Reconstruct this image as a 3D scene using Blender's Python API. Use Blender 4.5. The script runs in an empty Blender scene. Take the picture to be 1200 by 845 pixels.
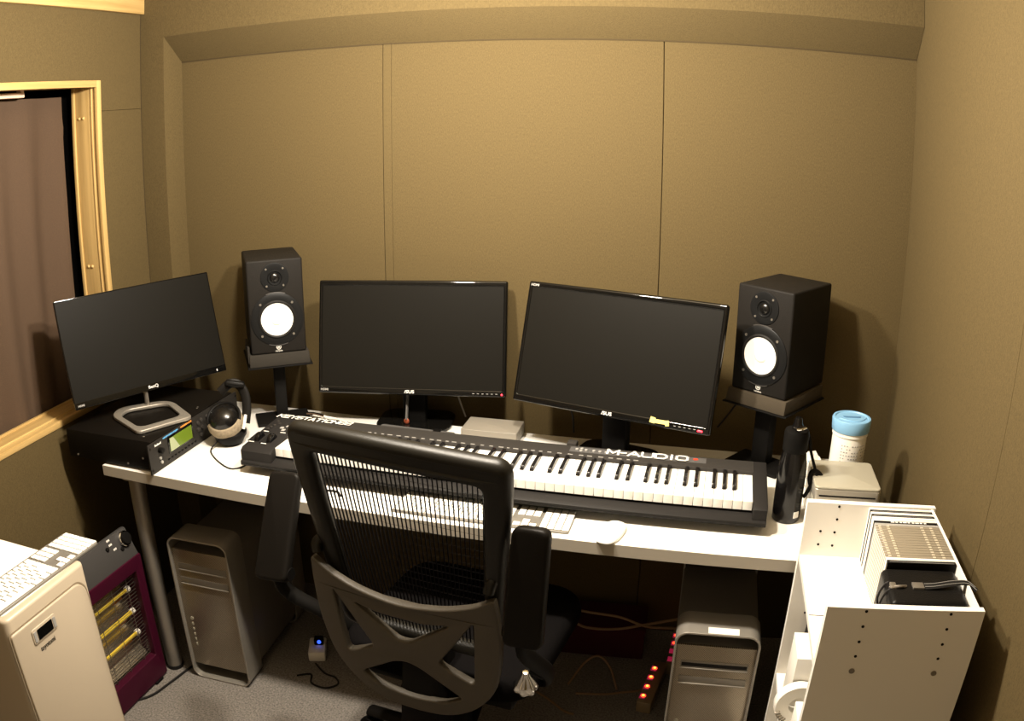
import bpy, bmesh, math, random
from mathutils import Matrix, Vector, Euler
random.seed(7)
SC = bpy.context.scene
COL = SC.collection
PI = math.pi
R = math.radians

# ------------------------------------------------------------------ camera
cd = bpy.data.cameras.new('camera')
cam = bpy.data.objects.new('camera', cd)
COL.objects.link(cam)
SC.camera = cam
cd.type = 'PANO'                      # the photo was taken through a fisheye-like wide lens
cd.sensor_fit = 'HORIZONTAL'
cd.sensor_width = 36.0
cd.panorama_type = 'FISHEYE_LENS_POLYNOMIAL'
cd.fisheye_fov = R(170)
cd.fisheye_polynomial_k0 = 0.0
cd.fisheye_polynomial_k1 = -3.365062e-02
cd.fisheye_polynomial_k2 = 2.187683e-05
cd.fisheye_polynomial_k3 = -5.483221e-06
cd.fisheye_polynomial_k4 = 1.553110e-07
cd.clip_start = 0.02
cam.matrix_world = Matrix(((0.975728, -0.067293, 0.208389, 0.292207), (0.218938, 0.280125, -0.934664, -3.443791), (0.004521, 0.957602, 0.288059, 1.643256), (0.000000, 0.000000, 0.000000, 1.000000)))

# ------------------------------------------------------------------ world, light, exposure
SC.view_settings.view_transform = 'Standard'
SC.view_settings.look = 'None'
SC.view_settings.exposure = 0.0
SC.view_settings.gamma = 1.0
SC.view_settings.use_curve_mapping = False
w = bpy.data.worlds.new('world')
SC.world = w
w.use_nodes = True
w.node_tree.nodes['Background'].inputs[0].default_value = (1.0, 0.8, 0.6, 1)
w.node_tree.nodes['Background'].inputs[1].default_value = 0.0


def point_light(name, loc, watts, radius, col):
    l = bpy.data.lights.new(name, 'POINT')
    l.energy = watts
    l.shadow_soft_size = radius
    l.color = col
    o = bpy.data.objects.new(name, l)
    o.location = loc
    COL.objects.link(o)


LAMP = (1.0, 0.905, 0.77)
point_light('ceiling_spot', (-0.03, -1.97, 1.92), 97, 0.045, LAMP)
point_light('ceiling_spot', (-0.42, -1.97, 1.92), 97, 0.045, LAMP)


# ------------------------------------------------------------------ materials
def lin(c):
    return tuple(((v / 255) / 12.92 if v / 255 <= 0.04045 else ((v / 255 + 0.055) / 1.055) ** 2.4) for v in c)


def mat(name, col, rough=0.5, metal=0.0, bump=None, var=None, coat=0.0, spec=0.5, emit=None, trans=0.0, alpha=1.0):
    """bump=(scale, strength, kind); var=(scale, amount) slight colour mottling of the material itself"""
    m = bpy.data.materials.new(name)
    m.use_nodes = True
    nt = m.node_tree
    b = nt.nodes['Principled BSDF']
    b.inputs['Base Color'].default_value = (*col, 1)
    b.inputs['Roughness'].default_value = rough
    b.inputs['Metallic'].default_value = metal
    if max(col) < 0.06 and rough > 0.3:
        spec *= 0.3                      # very dark matt surfaces throw back little light
    b.inputs['Specular IOR Level'].default_value = spec
    b.inputs['Coat Weight'].default_value = coat
    b.inputs['Transmission Weight'].default_value = trans
    b.inputs['Alpha'].default_value = alpha
    if emit:
        b.inputs['Emission Color'].default_value = (*emit[0], 1)
        b.inputs['Emission Strength'].default_value = emit[1]
    tc = nt.nodes.new('ShaderNodeTexCoord')
    if var:
        n = nt.nodes.new('ShaderNodeTexNoise')
        n.inputs['Scale'].default_value = var[0]
        n.inputs['Detail'].default_value = 4
        nt.links.new(tc.outputs['Object'], n.inputs['Vector'])
        mx = nt.nodes.new('ShaderNodeMix')
        mx.data_type = 'RGBA'
        mx.inputs[6].default_value = (*[v * (1 - var[1]) for v in col], 1)
        mx.inputs[7].default_value = (*[min(1, v * (1 + var[1])) for v in col], 1)
        nt.links.new(n.outputs['Fac'], mx.inputs[0])
        nt.links.new(mx.outputs[2], b.inputs['Base Color'])
    if bump:
        kind = bump[2] if len(bump) > 2 else 'noise'
        if kind == 'noise':
            t = nt.nodes.new('ShaderNodeTexNoise')
            t.inputs['Scale'].default_value = bump[0]
            t.inputs['Detail'].default_value = 3
            out = t.outputs['Fac']
        elif kind == 'dots':
            t = nt.nodes.new('ShaderNodeTexVoronoi')
            t.inputs['Scale'].default_value = bump[0]
            t.inputs['Randomness'].default_value = 0.0
            out = t.outputs['Distance']
        nt.links.new(tc.outputs['Object'], t.inputs['Vector'])
        bp = nt.nodes.new('ShaderNodeBump')
        bp.inputs['Strength'].default_value = bump[1]
        bp.inputs['Distance'].default_value = 0.002
        nt.links.new(out, bp.inputs['Height'])
        nt.links.new(bp.outputs['Normal'], b.inputs['Normal'])
    return m


def wood_mat(name, c1, c2, axis, scale=14.0, rough=0.45):
    m = mat(name, c1, rough)
    nt = m.node_tree
    b = nt.nodes['Principled BSDF']
    tc = nt.nodes.new('ShaderNodeTexCoord')
    mp = nt.nodes.new('ShaderNodeMapping')
    s = [scale * 4] * 3
    s[axis] = scale * 0.15
    mp.inputs['Scale'].default_value = s
    n = nt.nodes.new('ShaderNodeTexNoise')
    n.inputs['Scale'].default_value = 1.0
    n.inputs['Detail'].default_value = 5
    rp = nt.nodes.new('ShaderNodeValToRGB')
    rp.color_ramp.elements[0].position = 0.35
    rp.color_ramp.elements[0].color = (*c2, 1)
    rp.color_ramp.elements[1].position = 0.65
    rp.color_ramp.elements[1].color = (*c1, 1)
    nt.links.new(tc.outputs['Object'], mp.inputs['Vector'])
    nt.links.new(mp.outputs['Vector'], n.inputs['Vector'])
    nt.links.new(n.outputs['Fac'], rp.inputs['Fac'])
    nt.links.new(rp.outputs['Color'], b.inputs['Base Color'])
    return m


def weave_mat(name, col, scale=430.0, amount=0.11, strength=0.3):
    """fabric wall covering: a fine vertical and horizontal thread pattern"""
    m = mat(name, col, 0.9, spec=0.15)
    nt = m.node_tree
    b = nt.nodes['Principled BSDF']
    tc = nt.nodes.new('ShaderNodeTexCoord')
    outs = []
    for sx in ((scale, scale, scale * 0.35), (scale, scale, scale)):
        mp = nt.nodes.new('ShaderNodeMapping')
        mp.inputs['Scale'].default_value = sx
        n = nt.nodes.new('ShaderNodeTexNoise')
        n.inputs['Scale'].default_value = 1.0
        n.inputs['Detail'].default_value = 2
        nt.links.new(tc.outputs['Object'], mp.inputs['Vector'])
        nt.links.new(mp.outputs['Vector'], n.inputs['Vector'])
        outs.append(n.outputs['Fac'])
    ad = nt.nodes.new('ShaderNodeMath')
    ad.operation = 'ADD'
    nt.links.new(outs[0], ad.inputs[0])
    nt.links.new(outs[1], ad.inputs[1])
    hf = nt.nodes.new('ShaderNodeMath')
    hf.operation = 'MULTIPLY'
    hf.inputs[1].default_value = 0.5
    nt.links.new(ad.outputs[0], hf.inputs[0])
    rp = nt.nodes.new('ShaderNodeValToRGB')
    rp.color_ramp.elements[0].position = 0.3
    rp.color_ramp.elements[0].color = (*[v * (1 - amount * 2) for v in col], 1)
    rp.color_ramp.elements[1].position = 0.7
    rp.color_ramp.elements[1].color = (*[min(1, v * (1 + amount * 2)) for v in col], 1)
    nt.links.new(hf.outputs[0], rp.inputs['Fac'])
    nt.links.new(rp.outputs['Color'], b.inputs['Base Color'])
    bp = nt.nodes.new('ShaderNodeBump')
    bp.inputs['Strength'].default_value = strength
    bp.inputs['Distance'].default_value = 0.001
    nt.links.new(hf.outputs[0], bp.inputs['Height'])
    nt.links.new(bp.outputs['Normal'], b.inputs['Normal'])
    return m


def perf_mat(name, col, dark, scale, rough=0.35, metal=0.8):
    """perforated sheet: a regular grid of small dark holes"""
    m = mat(name, col, rough, metal)
    nt = m.node_tree
    b = nt.nodes['Principled BSDF']
    tc = nt.nodes.new('ShaderNodeTexCoord')
    mp = nt.nodes.new('ShaderNodeMapping')
    mp.inputs['Rotation'].default_value = (0, R(45), 0)
    sep = nt.nodes.new('ShaderNodeSeparateXYZ')
    nt.links.new(tc.outputs['Object'], mp.inputs['Vector'])
    nt.links.new(mp.outputs['Vector'], sep.inputs[0])
    acc = []
    for ax in ('X', 'Z'):
        a = nt.nodes.new('ShaderNodeMath'); a.operation = 'MULTIPLY'; a.inputs[1].default_value = scale
        s = nt.nodes.new('ShaderNodeMath'); s.operation = 'SINE'
        q = nt.nodes.new('ShaderNodeMath'); q.operation = 'ABSOLUTE'
        nt.links.new(sep.outputs[ax], a.inputs[0]); nt.links.new(a.outputs[0], s.inputs[0]); nt.links.new(s.outputs[0], q.inputs[0])
        acc.append(q.outputs[0])
    mul = nt.nodes.new('ShaderNodeMath'); mul.operation = 'MULTIPLY'
    nt.links.new(acc[0], mul.inputs[0]); nt.links.new(acc[1], mul.inputs[1])
    gt = nt.nodes.new('ShaderNodeMath'); gt.operation = 'GREATER_THAN'; gt.inputs[1].default_value = 0.42
    nt.links.new(mul.outputs[0], gt.inputs[0])
    mx = nt.nodes.new('ShaderNodeMix'); mx.data_type = 'RGBA'
    mx.inputs[6].default_value = (*col, 1); mx.inputs[7].default_value = (*dark, 1)
    nt.links.new(gt.outputs[0], mx.inputs[0]); nt.links.new(mx.outputs[2], b.inputs['Base Color'])
    return m


WALL = (0.088, 0.063, 0.0265)
M = {}
M['wall'] = weave_mat('olive_wall_fabric', WALL)
M['wall_pale'] = weave_mat('pale_wall_fabric', (0.42, 0.36, 0.27))  # for the unseen front wall, made pale to bounce fill light
M['ceiling'] = weave_mat('ceiling_fabric', (0.34, 0.285, 0.20))  # unseen ceiling, paled to add bounced fill light
M['seam'] = mat('seam_shadow_gap', (0.05, 0.035, 0.016), 0.9)
M['carpet'] = mat('grey_carpet', (0.175, 0.158, 0.140), 0.95, bump=(260, 1.0), var=(170, 1.0), spec=0.1)
M['curtain'] = mat('mauve_brown_curtain', (0.080, 0.052, 0.034), 0.9, bump=(420, 0.6), var=(300, 0.15), spec=0.1)
M['pine_y'] = wood_mat('pine_along_wall', (0.56, 0.38, 0.15), (0.42, 0.27, 0.095), 1)
M['pine_z'] = wood_mat('pine_upright', (0.56, 0.38, 0.15), (0.42, 0.27, 0.095), 2)
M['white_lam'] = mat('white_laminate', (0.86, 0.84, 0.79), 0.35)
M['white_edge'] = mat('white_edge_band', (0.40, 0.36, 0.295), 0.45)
M['shelf_white'] = mat('white_shelf_board', (0.80, 0.77, 0.71), 0.4)
M['hole'] = mat('drilled_hole', (0.01, 0.008, 0.006), 0.9)
M['steel'] = mat('brushed_steel_tube', (0.30, 0.27, 0.23), 0.35, 0.7)
M['chrome'] = mat('polished_chrome', (0.85, 0.84, 0.82), 0.08, 1.0)
M['alu'] = mat('anodised_aluminium', (0.30, 0.275, 0.235), 0.38, 0.5)
M['alu_side'] = mat('aluminium_side', (0.22, 0.20, 0.17), 0.42, 0.6)
M['alu_perf'] = perf_mat('perforated_aluminium', (0.44, 0.385, 0.31), (0.17, 0.14, 0.10), 900.0)
M['black'] = mat('matt_black_plastic', (0.005, 0.0045, 0.004), 0.55, spec=0.3)
M['black_soft'] = mat('soft_black_plastic', (0.007, 0.006, 0.005), 0.45, bump=(600, 0.15), spec=0.35)
M['chair_plastic'] = mat('chair_frame_plastic', (0.008, 0.007, 0.005), 0.36, bump=(900, 0.2), spec=1.0)
M['chair_x'] = mat('grey_brown_chair_plastic', (0.060, 0.050, 0.036), 0.5, bump=(900, 0.2))
M['mesh'] = mat('chair_mesh_thread', (0.006, 0.005, 0.005), 0.6, spec=0.25)
M['gloss'] = mat('gloss_black_bezel', (0.0035, 0.0033, 0.003), 0.06, spec=0.4)
M['screen'] = mat('switched_off_screen', (0.0075, 0.0067, 0.0052), 0.45, spec=0.26)
M['rack'] = mat('black_rack_steel', (0.0055, 0.0045, 0.0035), 0.45, bump=(500, 0.1), spec=0.3)
M['rackface'] = mat('dark_grey_faceplate', (0.020, 0.018, 0.016), 0.45)
M['lcd'] = mat('green_lcd', (0.10, 0.15, 0.015), 0.2, emit=((0.20, 0.32, 0.01), 0.10))
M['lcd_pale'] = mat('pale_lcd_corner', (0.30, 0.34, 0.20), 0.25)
M['blue_ink'] = mat('blue_print', (0.10, 0.35, 0.65), 0.5)
M['orange_ink'] = mat('orange_print', (0.75, 0.28, 0.05), 0.5)
M['white_ink'] = mat('white_print', (0.80, 0.78, 0.72), 0.5)
M['grey_ink'] = mat('grey_print', (0.32, 0.31, 0.29), 0.5)
M['spk'] = mat('black_vinyl_cabinet', (0.0125, 0.011, 0.0095), 0.5, bump=(500, 0.4), spec=0.3)
M['spk_dark'] = mat('tweeter_black', (0.008, 0.008, 0.008), 0.4)
M['dome'] = mat('dark_dome', (0.006, 0.0055, 0.005), 0.22)
M['cone'] = mat('white_speaker_cone', (0.88, 0.86, 0.80), 0.5)
M['rubber'] = mat('black_rubber', (0.012, 0.011, 0.010), 0.6)
M['pad_grey'] = mat('grey_foam_pad', (0.055, 0.044, 0.030), 0.9, bump=(400, 0.4))
M['pad_dark'] = mat('dark_foam_pad', (0.024, 0.021, 0.017), 0.85, bump=(400, 0.4))
M['stand'] = mat('black_stand_steel', (0.006, 0.0055, 0.005), 0.55, spec=0.3)
M['kb_case'] = mat('keyboard_case_charcoal', (0.018, 0.0165, 0.0155), 0.45, bump=(700, 0.15), spec=0.35)
M['kb_panel'] = mat('keyboard_panel_grey', (0.034, 0.031, 0.028), 0.42)
M['kb_base'] = mat('keyboard_base_black', (0.007, 0.0065, 0.006), 0.45)
M['key_w'] = mat('white_piano_key', (0.84, 0.82, 0.76), 0.25)
M['key_b'] = mat('black_piano_key', (0.010, 0.009, 0.009), 0.18)
M['red'] = mat('red_mark', (0.55, 0.05, 0.02), 0.4)
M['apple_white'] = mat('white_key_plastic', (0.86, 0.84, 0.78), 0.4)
M['kb_base_grey'] = mat('grey_keyboard_tray', (0.20, 0.185, 0.16), 0.4, 0.3)
M['bottle'] = mat('gloss_black_bottle', (0.004, 0.0036, 0.0035), 0.16, spec=0.45)
M['label'] = mat('white_paper_label', (0.75, 0.72, 0.66), 0.6)
M['canister'] = mat('white_canister', (0.80, 0.77, 0.70), 0.4)
M['lid_blue'] = mat('light_blue_lid', (0.20, 0.40, 0.60), 0.4)
M['mini_top'] = mat('white_polycarbonate', (0.36, 0.335, 0.26), 0.35)
M['mini_side'] = mat('pale_metal_side', (0.45, 0.42, 0.36), 0.4, 0.6)
M['cream'] = mat('cream_appliance_plastic', (0.46, 0.385, 0.285), 0.4)
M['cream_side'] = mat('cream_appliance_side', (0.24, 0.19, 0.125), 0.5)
M['maroon'] = mat('maroon_enamel', (0.040, 0.0035, 0.013), 0.32)
M['heater_top'] = mat('heater_grey_panel', (0.050, 0.047, 0.045), 0.45)
M['reflector'] = mat('heater_reflector', (0.55, 0.48, 0.36), 0.25, 0.9)
M['quartz'] = mat('yellow_quartz_tube', (0.72, 0.52, 0.06), 0.18)
M['ceramic'] = mat('white_ceramic', (0.80, 0.76, 0.68), 0.5)
M['copper'] = mat('copper_strip', (0.75, 0.30, 0.08), 0.3, 0.7)
M['wire'] = mat('grille_wire', (0.28, 0.25, 0.21), 0.3, 0.9)
M['cable_tan'] = mat('tan_cable', (0.22, 0.13, 0.06), 0.6)
M['cable_black'] = mat('black_cable', (0.012, 0.011, 0.010), 0.5)
M['cable_white'] = mat('white_cable', (0.72, 0.68, 0.60), 0.5)
M['strip'] = mat('brown_power_strip', (0.22, 0.16, 0.09), 0.5)
M['led_red'] = mat('lit_red_switch', (0.8, 0.05, 0.02), 0.4, emit=((1.0, 0.06, 0.015), 3.0))
M['led_core'] = mat('lit_switch_core', (1.0, 0.4, 0.05), 0.4, emit=((1.0, 0.35, 0.03), 7.0))
M['led_dim'] = mat('dim_magenta_switch', (0.5, 0.03, 0.1), 0.4, emit=((0.8, 0.03, 0.12), 0.25))
M['led_small'] = mat('red_standby_light', (1.0, 0.05, 0.05), 0.4, emit=((1.0, 0.02, 0.05), 4.0))
M['led_blue'] = mat('blue_light', (0.1, 0.2, 1.0), 0.4, emit=((0.03, 0.10, 1.0), 2.0))
M['seat'] = mat('black_seat_fabric', (0.004, 0.0035, 0.0035), 0.9, bump=(500, 0.4), spec=0.1)
M['wine'] = mat('wine_fabric', (0.10, 0.012, 0.040), 0.8)
M['crate'] = mat('dark_wine_box', (0.045, 0.008, 0.012), 0.8)
M['earpad'] = mat('worn_beige_velour', (0.26, 0.21, 0.14), 0.95, bump=(300, 1.0), var=(160, 0.5))
M['cd_clear'] = mat('clear_case_edge', (0.24, 0.205, 0.15), 0.25)
M['cd_ridge'] = mat('case_ridge', (0.50, 0.44, 0.33), 0.3)
M['leather'] = mat('black_leatherette', (0.006, 0.0055, 0.005), 0.4, bump=(300, 0.3), spec=0.4)
M['paper'] = mat('white_paper_card', (0.80, 0.77, 0.70), 0.7)
M['yellow'] = mat('yellow_sticker', (0.85, 0.72, 0.22), 0.5)
M['bag'] = mat('crumpled_white_plastic', (0.62, 0.60, 0.55), 0.3)
M['logo_grey'] = mat('silver_logo', (0.75, 0.74, 0.72), 0.3)
M['dark_gap'] = mat('dark_recess', (0.010, 0.009, 0.008), 0.8)


# ------------------------------------------------------------------ mesh helpers
def TR(loc=(0, 0, 0), rot=(0, 0, 0)):
    return Matrix.Translation(loc) @ Euler(rot, 'XYZ').to_matrix().to_4x4()


class G:
    """collects shapes into one mesh"""
    def __init__(self):
        self.bm = bmesh.new()

    def _merge(self, tmp, mtx):
        me = bpy.data.meshes.new('tmp')
        tmp.to_mesh(me)
        tmp.free()
        me.transform(mtx)
        self.bm.from_mesh(me)
        bpy.data.meshes.remove(me)
        return self

    def box(self, size, loc=(0, 0, 0), rot=(0, 0, 0), bevel=0.0, seg=2):
        t = bmesh.new()
        bmesh.ops.create_cube(t, size=1.0)
        bmesh.ops.scale(t, vec=size, verts=t.verts)
        if bevel:
            bmesh.ops.bevel(t, geom=t.edges[:], offset=min(bevel, min(size) * 0.49), segments=seg, profile=0.5, affect='EDGES')
        return self._merge(t, TR(loc, rot))

    def span(self, lo, hi, bevel=0.0, seg=2):
        return self.box([hi[i] - lo[i] for i in range(3)], [(hi[i] + lo[i]) / 2 for i in range(3)], bevel=bevel, seg=seg)

    def cyl(self, r, h, loc=(0, 0, 0), rot=(0, 0, 0), r2=None, seg=32, bevel=0.0):
        t = bmesh.new()
        bmesh.ops.create_cone(t, cap_ends=True, segments=seg, radius1=r, radius2=r if r2 is None else r2, depth=h)
        if bevel:
            ed = [e for e in t.edges if abs(e.verts[0].co.z - e.verts[1].co.z) < 1e-6]
            bmesh.ops.bevel(t, geom=ed, offset=bevel, segments=2, profile=0.5, affect='EDGES')
        return self._merge(t, TR(loc, rot))

    def ball(self, r, loc=(0, 0, 0), scale=(1, 1, 1), rot=(0, 0, 0), seg=24):
        t = bmesh.new()
        bmesh.ops.create_uvsphere(t, u_segments=seg, v_segments=seg // 2, radius=r)
        bmesh.ops.scale(t, vec=scale, verts=t.verts)
        return self._merge(t, TR(loc, rot))

    def lathe(self, prof, loc=(0, 0, 0), rot=(0, 0, 0), seg=40):
        t = bmesh.new()
        rings = []
        for r, z in prof:
            if r < 1e-6:
                rings.append([t.verts.new((0, 0, z))])
            else:
                rings.append([t.verts.new((r * math.cos(2 * PI * k / seg), r * math.sin(2 * PI * k / seg), z)) for k in range(seg)])
        for a, b in zip(rings, rings[1:]):
            for k in range(seg):
                k2 = (k + 1) % seg
                if len(a) == 1 and len(b) == 1:
                    continue
                if len(a) == 1:
                    t.faces.new((a[0], b[k2], b[k]))
                elif len(b) == 1:
                    t.faces.new((a[k], a[k2], b[0]))
                else:
                    t.faces.new((a[k], a[k2], b[k2], b[k]))
        bmesh.ops.recalc_face_normals(t, faces=t.faces)
        return self._merge(t, TR(loc, rot))

    def tube(self, pts, r, seg=8, smooth=6, closed=False, flat=None):
        """sweep a circle (or an ellipse, flat=(rx, ry)) along a smoothed path"""
        P = [Vector(p) for p in pts]
        if smooth and len(P) > 2:
            Q = []
            n = len(P)
            for i in range(n if closed else n - 1):
                p0 = P[(i - 1) % n] if closed or i > 0 else P[0] * 2 - P[1]
                p1, p2 = P[i], P[(i + 1) % n]
                p3 = P[(i + 2) % n] if closed or i < n - 2 else P[-1] * 2 - P[-2]
                for k in range(smooth):
                    u = k / smooth
                    Q.append(0.5 * ((2 * p1) + (p2 - p0) * u + (2 * p0 - 5 * p1 + 4 * p2 - p3) * u * u + (3 * p1 - p0 - 3 * p2 + p3) * u ** 3))
            if not closed:
                Q.append(P[-1])
            P = Q
        t = bmesh.new()
        n = len(P)
        rings = []
        up = None
        for i in range(n):
            a = P[(i - 1) % n] if closed or i > 0 else P[i]
            b = P[(i + 1) % n] if closed or i < n - 1 else P[i]
            d = (b - a).normalized()
            if up is None:
                up = Vector((0, 0, 1)) if abs(d.z) < 0.9 else Vector((1, 0, 0))
            x = d.cross(up)
            if x.length < 1e-5:
                x = d.orthogonal()
            x.normalize()
            up = x.cross(d).normalized()
            rx, ry = flat if flat else (r, r)
            rr = r[i] if isinstance(r, (list, tuple)) and not flat else None
            if rr:
                rx = ry = rr
            rings.append([t.verts.new(P[i] + x * rx * math.cos(2 * PI * k / seg) + up * ry * math.sin(2 * PI * k / seg)) for k in range(seg)])
        for i in range(n if closed else n - 1):
            a, b = rings[i], rings[(i + 1) % n]
            for k in range(seg):
                t.faces.new((a[k], a[(k + 1) % seg], b[(k + 1) % seg], b[k]))
        if not closed:
            t.faces.new(rings[0][::-1])
            t.faces.new(rings[-1])
        bmesh.ops.recalc_face_normals(t, faces=t.faces)
        return self._merge(t, Matrix())

    def prism(self, outline, depth, mtx=None, bevel=0.0):
        """closed 2D outline in local XY pushed out along local Z"""
        t = bmesh.new()
        vs = [t.verts.new((x, y, 0)) for x, y in outline]
        f = t.faces.new(vs)
        r = bmesh.ops.extrude_face_region(t, geom=[f])
        bmesh.ops.translate(t, vec=(0, 0, depth), verts=[e for e in r['geom'] if isinstance(e, bmesh.types.BMVert)])
        bmesh.ops.recalc_face_normals(t, faces=t.faces)
        if bevel:
            ed = [e for e in t.edges if abs(e.verts[0].co.z - e.verts[1].co.z) < 1e-7]
            bmesh.ops.bevel(t, geom=ed, offset=bevel, segments=3, profile=0.5, affect='EDGES')
        return self._merge(t, mtx or Matrix())

    def plate(self, loops, thick, mtx=None, bevel=0.0):
        """flat plate with holes: first loop is the outline, the others holes; local XY, centred in Z"""
        cu = bpy.data.curves.new('tmp', 'CURVE')
        cu.dimensions = '2D'
        cu.fill_mode = 'BOTH'
        cu.extrude = max(thick / 2 - bevel, 0)
        cu.bevel_depth = bevel
        cu.bevel_resolution = 3
        cu.offset = -bevel
        for lp in loops:
            s = cu.splines.new('POLY')
            s.points.add(len(lp) - 1)
            for p, (x, y) in zip(s.points, lp):
                p.co = (x, y, 0, 1)
            s.use_cyclic_u = True
        self._curve(cu, mtx)
        return self

    def _curve(self, cu, mtx):
        ob = bpy.data.objects.new('tmp', cu)
        COL.objects.link(ob)
        dg = bpy.context.evaluated_depsgraph_get()
        dg.update()
        me = bpy.data.meshes.new_from_object(ob.evaluated_get(dg))
        bpy.data.objects.remove(ob)
        bpy.data.curves.remove(cu)
        if mtx:
            me.transform(mtx)
        self.bm.from_mesh(me)
        bpy.data.meshes.remove(me)

    def text(self, body, size, mtx, bold=0.0, stretch=1.0, thick=0.0003, align='LEFT'):
        cu = bpy.data.curves.new('tmp', 'FONT')
        cu.body = body
        cu.size = size
        cu.extrude = thick
        cu.offset = bold
        cu.align_x = align
        cu.resolution_u = 3
        self._curve(cu, mtx @ Matrix.Diagonal((stretch, 1, 1, 1)))
        return self

    def quad(self, a, b, c, d):
        v = [self.bm.verts.new(p) for p in (a, b, c, d)]
        self.bm.faces.new(v)
        return self

    def build(self, name, material, parent=None, mtx=None, sharp=38):
        me = bpy.data.meshes.new(name)
        bmesh.ops.remove_doubles(self.bm, verts=self.bm.verts, dist=1e-6)
        self.bm.to_mesh(me)
        self.bm.free()
        me.materials.clear()
        me.materials.append(material)
        for p in me.polygons:
            p.material_index = 0
        me.shade_smooth()
        me.set_sharp_from_angle(angle=R(sharp))
        o = bpy.data.objects.new(name, me)
        COL.objects.link(o)
        if parent:
            o.parent = parent
        if mtx:
            o.matrix_local = mtx
        return o


STROKES = {
    'M': [[(0, 0), (0, 1)], [(0, 1), (.5, .25)], [(.5, .25), (1, 1)], [(1, 1), (1, 0)]],
    '-': [[(.1, .5), (.9, .5)]],
    'A': [[(0, 0), (.5, 1)], [(.5, 1), (1, 0)], [(.22, .32), (.78, .32)]],
    'U': [[(0, 1), (0, .2)], [(0, .2), (.2, 0)], [(.2, 0), (.8, 0)], [(.8, 0), (1, .2)], [(1, .2), (1, 1)]],
    'D': [[(0, 0), (0, 1)], [(0, 1), (.75, 1)], [(.75, 1), (1, .75)], [(1, .75), (1, .25)], [(1, .25), (.75, 0)], [(.75, 0), (0, 0)]],
    'I': [[(.5, 0), (.5, 1)]],
    'O': [[(.2, 0), (0, .2)], [(0, .2), (0, .8)], [(0, .8), (.2, 1)], [(.2, 1), (.8, 1)], [(.8, 1), (1, .8)], [(1, .8), (1, .2)], [(1, .2), (.8, 0)], [(.8, 0), (.2, 0)]],
    'K': [[(0, 0), (0, 1)], [(0, .45), (1, 1)], [(.3, .6), (1, 0)]],
    'E': [[(0, 0), (0, 1)], [(0, 1), (1, 1)], [(0, .5), (.85, .5)], [(0, 0), (1, 0)]],
    'Y': [[(0, 1), (.5, .5)], [(1, 1), (.5, .5)], [(.5, .5), (.5, 0)]],
    'S': [[(1, 1), (.1, 1)], [(.1, 1), (0, .55)], [(0, .5), (1, .5)], [(1, .45), (.9, 0)], [(.9, 0), (0, 0)]],
    'T': [[(0, 1), (1, 1)], [(.5, 1), (.5, 0)]],
    'N': [[(0, 0), (0, 1)], [(0, 1), (1, 0)], [(1, 0), (1, 1)]],
    '8': [[(.1, 0), (.9, 0)], [(.1, .5), (.9, .5)], [(.1, 1), (.9, 1)], [(.05, 0), (.05, 1)], [(.95, 0), (.95, 1)]],
}


def stroke_word(g, word, mtx, height, pitch, width, stroke, lean=0.0):
    """wide block capitals printed on a panel"""
    x = 0.0
    for ch_ in word:
        ww = width * (0.45 if ch_ in 'I-' else 1.0)
        for (x0, y0), (x1, y1) in STROKES[ch_]:
            a = Vector((x + x0 * ww + lean * y0 * height, y0 * height, 0))
            b = Vector((x + x1 * ww + lean * y1 * height, y1 * height, 0))
            d = b - a
            t = bmesh.new()
            bmesh.ops.create_cube(t, size=1.0)
            bmesh.ops.scale(t, vec=(d.length + stroke, stroke, 0.0006), verts=t.verts)
            g._merge(t, mtx @ Matrix.Translation((a + b) / 2) @ Matrix.Rotation(math.atan2(d.y, d.x), 4, 'Z'))
        x += ww + (pitch - width)
    return x


def build_each(g, name, material, parent, mtx=None):
    """every loose piece of the collected shapes becomes a part of its own"""
    bm = g.bm
    bmesh.ops.remove_doubles(bm, verts=bm.verts, dist=1e-7)
    seen = set()
    bm.verts.index_update()
    out = []
    for v0 in list(bm.verts):
        if v0 in seen:
            continue
        stack, isl = [v0], []
        seen.add(v0)
        while stack:
            v = stack.pop()
            isl.append(v)
            for e in v.link_edges:
                o = e.other_vert(v)
                if o not in seen:
                    seen.add(o)
                    stack.append(o)
        h = G()
        mp = {v: h.bm.verts.new(v.co) for v in isl}
        fs = set(f for v in isl for f in v.link_faces)
        for f in fs:
            h.bm.faces.new([mp[v] for v in f.verts])
        bmesh.ops.recalc_face_normals(h.bm, faces=h.bm.faces)
        out.append(h.build(name, material, parent, mtx))
    bm.free()
    return out


def rrect(x0, y0, x1, y1, r, n=6):
    out = []
    for cx, cy, a0 in ((x1 - r, y1 - r, 0), (x0 + r, y1 - r, 90), (x0 + r, y0 + r, 180), (x1 - r, y0 + r, 270)):
        for k in range(n + 1):
            a = R(a0 + 90 * k / n)
            out.append((cx + r * math.cos(a), cy + r * math.sin(a)))
    return out


def rloop(pts, rad, n=5):
    """round the corners of a polygon"""
    out = []
    m = len(pts)
    for i in range(m):
        p = Vector(pts[i]); a = Vector(pts[i - 1]); b = Vector(pts[(i + 1) % m])
        r = rad[i] if isinstance(rad, (list, tuple)) else rad
        d1 = (a - p); d2 = (b - p)
        l = min(r, d1.length * 0.45, d2.length * 0.45)
        s = p + d1.normalized() * l
        e = p + d2.normalized() * l
        for k in range(n + 1):
            u = k / n
            out.append(tuple((1 - u) ** 2 * s + 2 * u * (1 - u) * p + u * u * e))
    return out


FRONT = Matrix(((1, 0, 0, 0), (0, 0, -1, 0), (0, 1, 0, 0), (0, 0, 0, 1)))   # local XY drawing -> XZ plane facing -Y


def front(x=0, y=0, z=0):
    return Matrix.Translation((x, y, z)) @ FRONT


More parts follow.
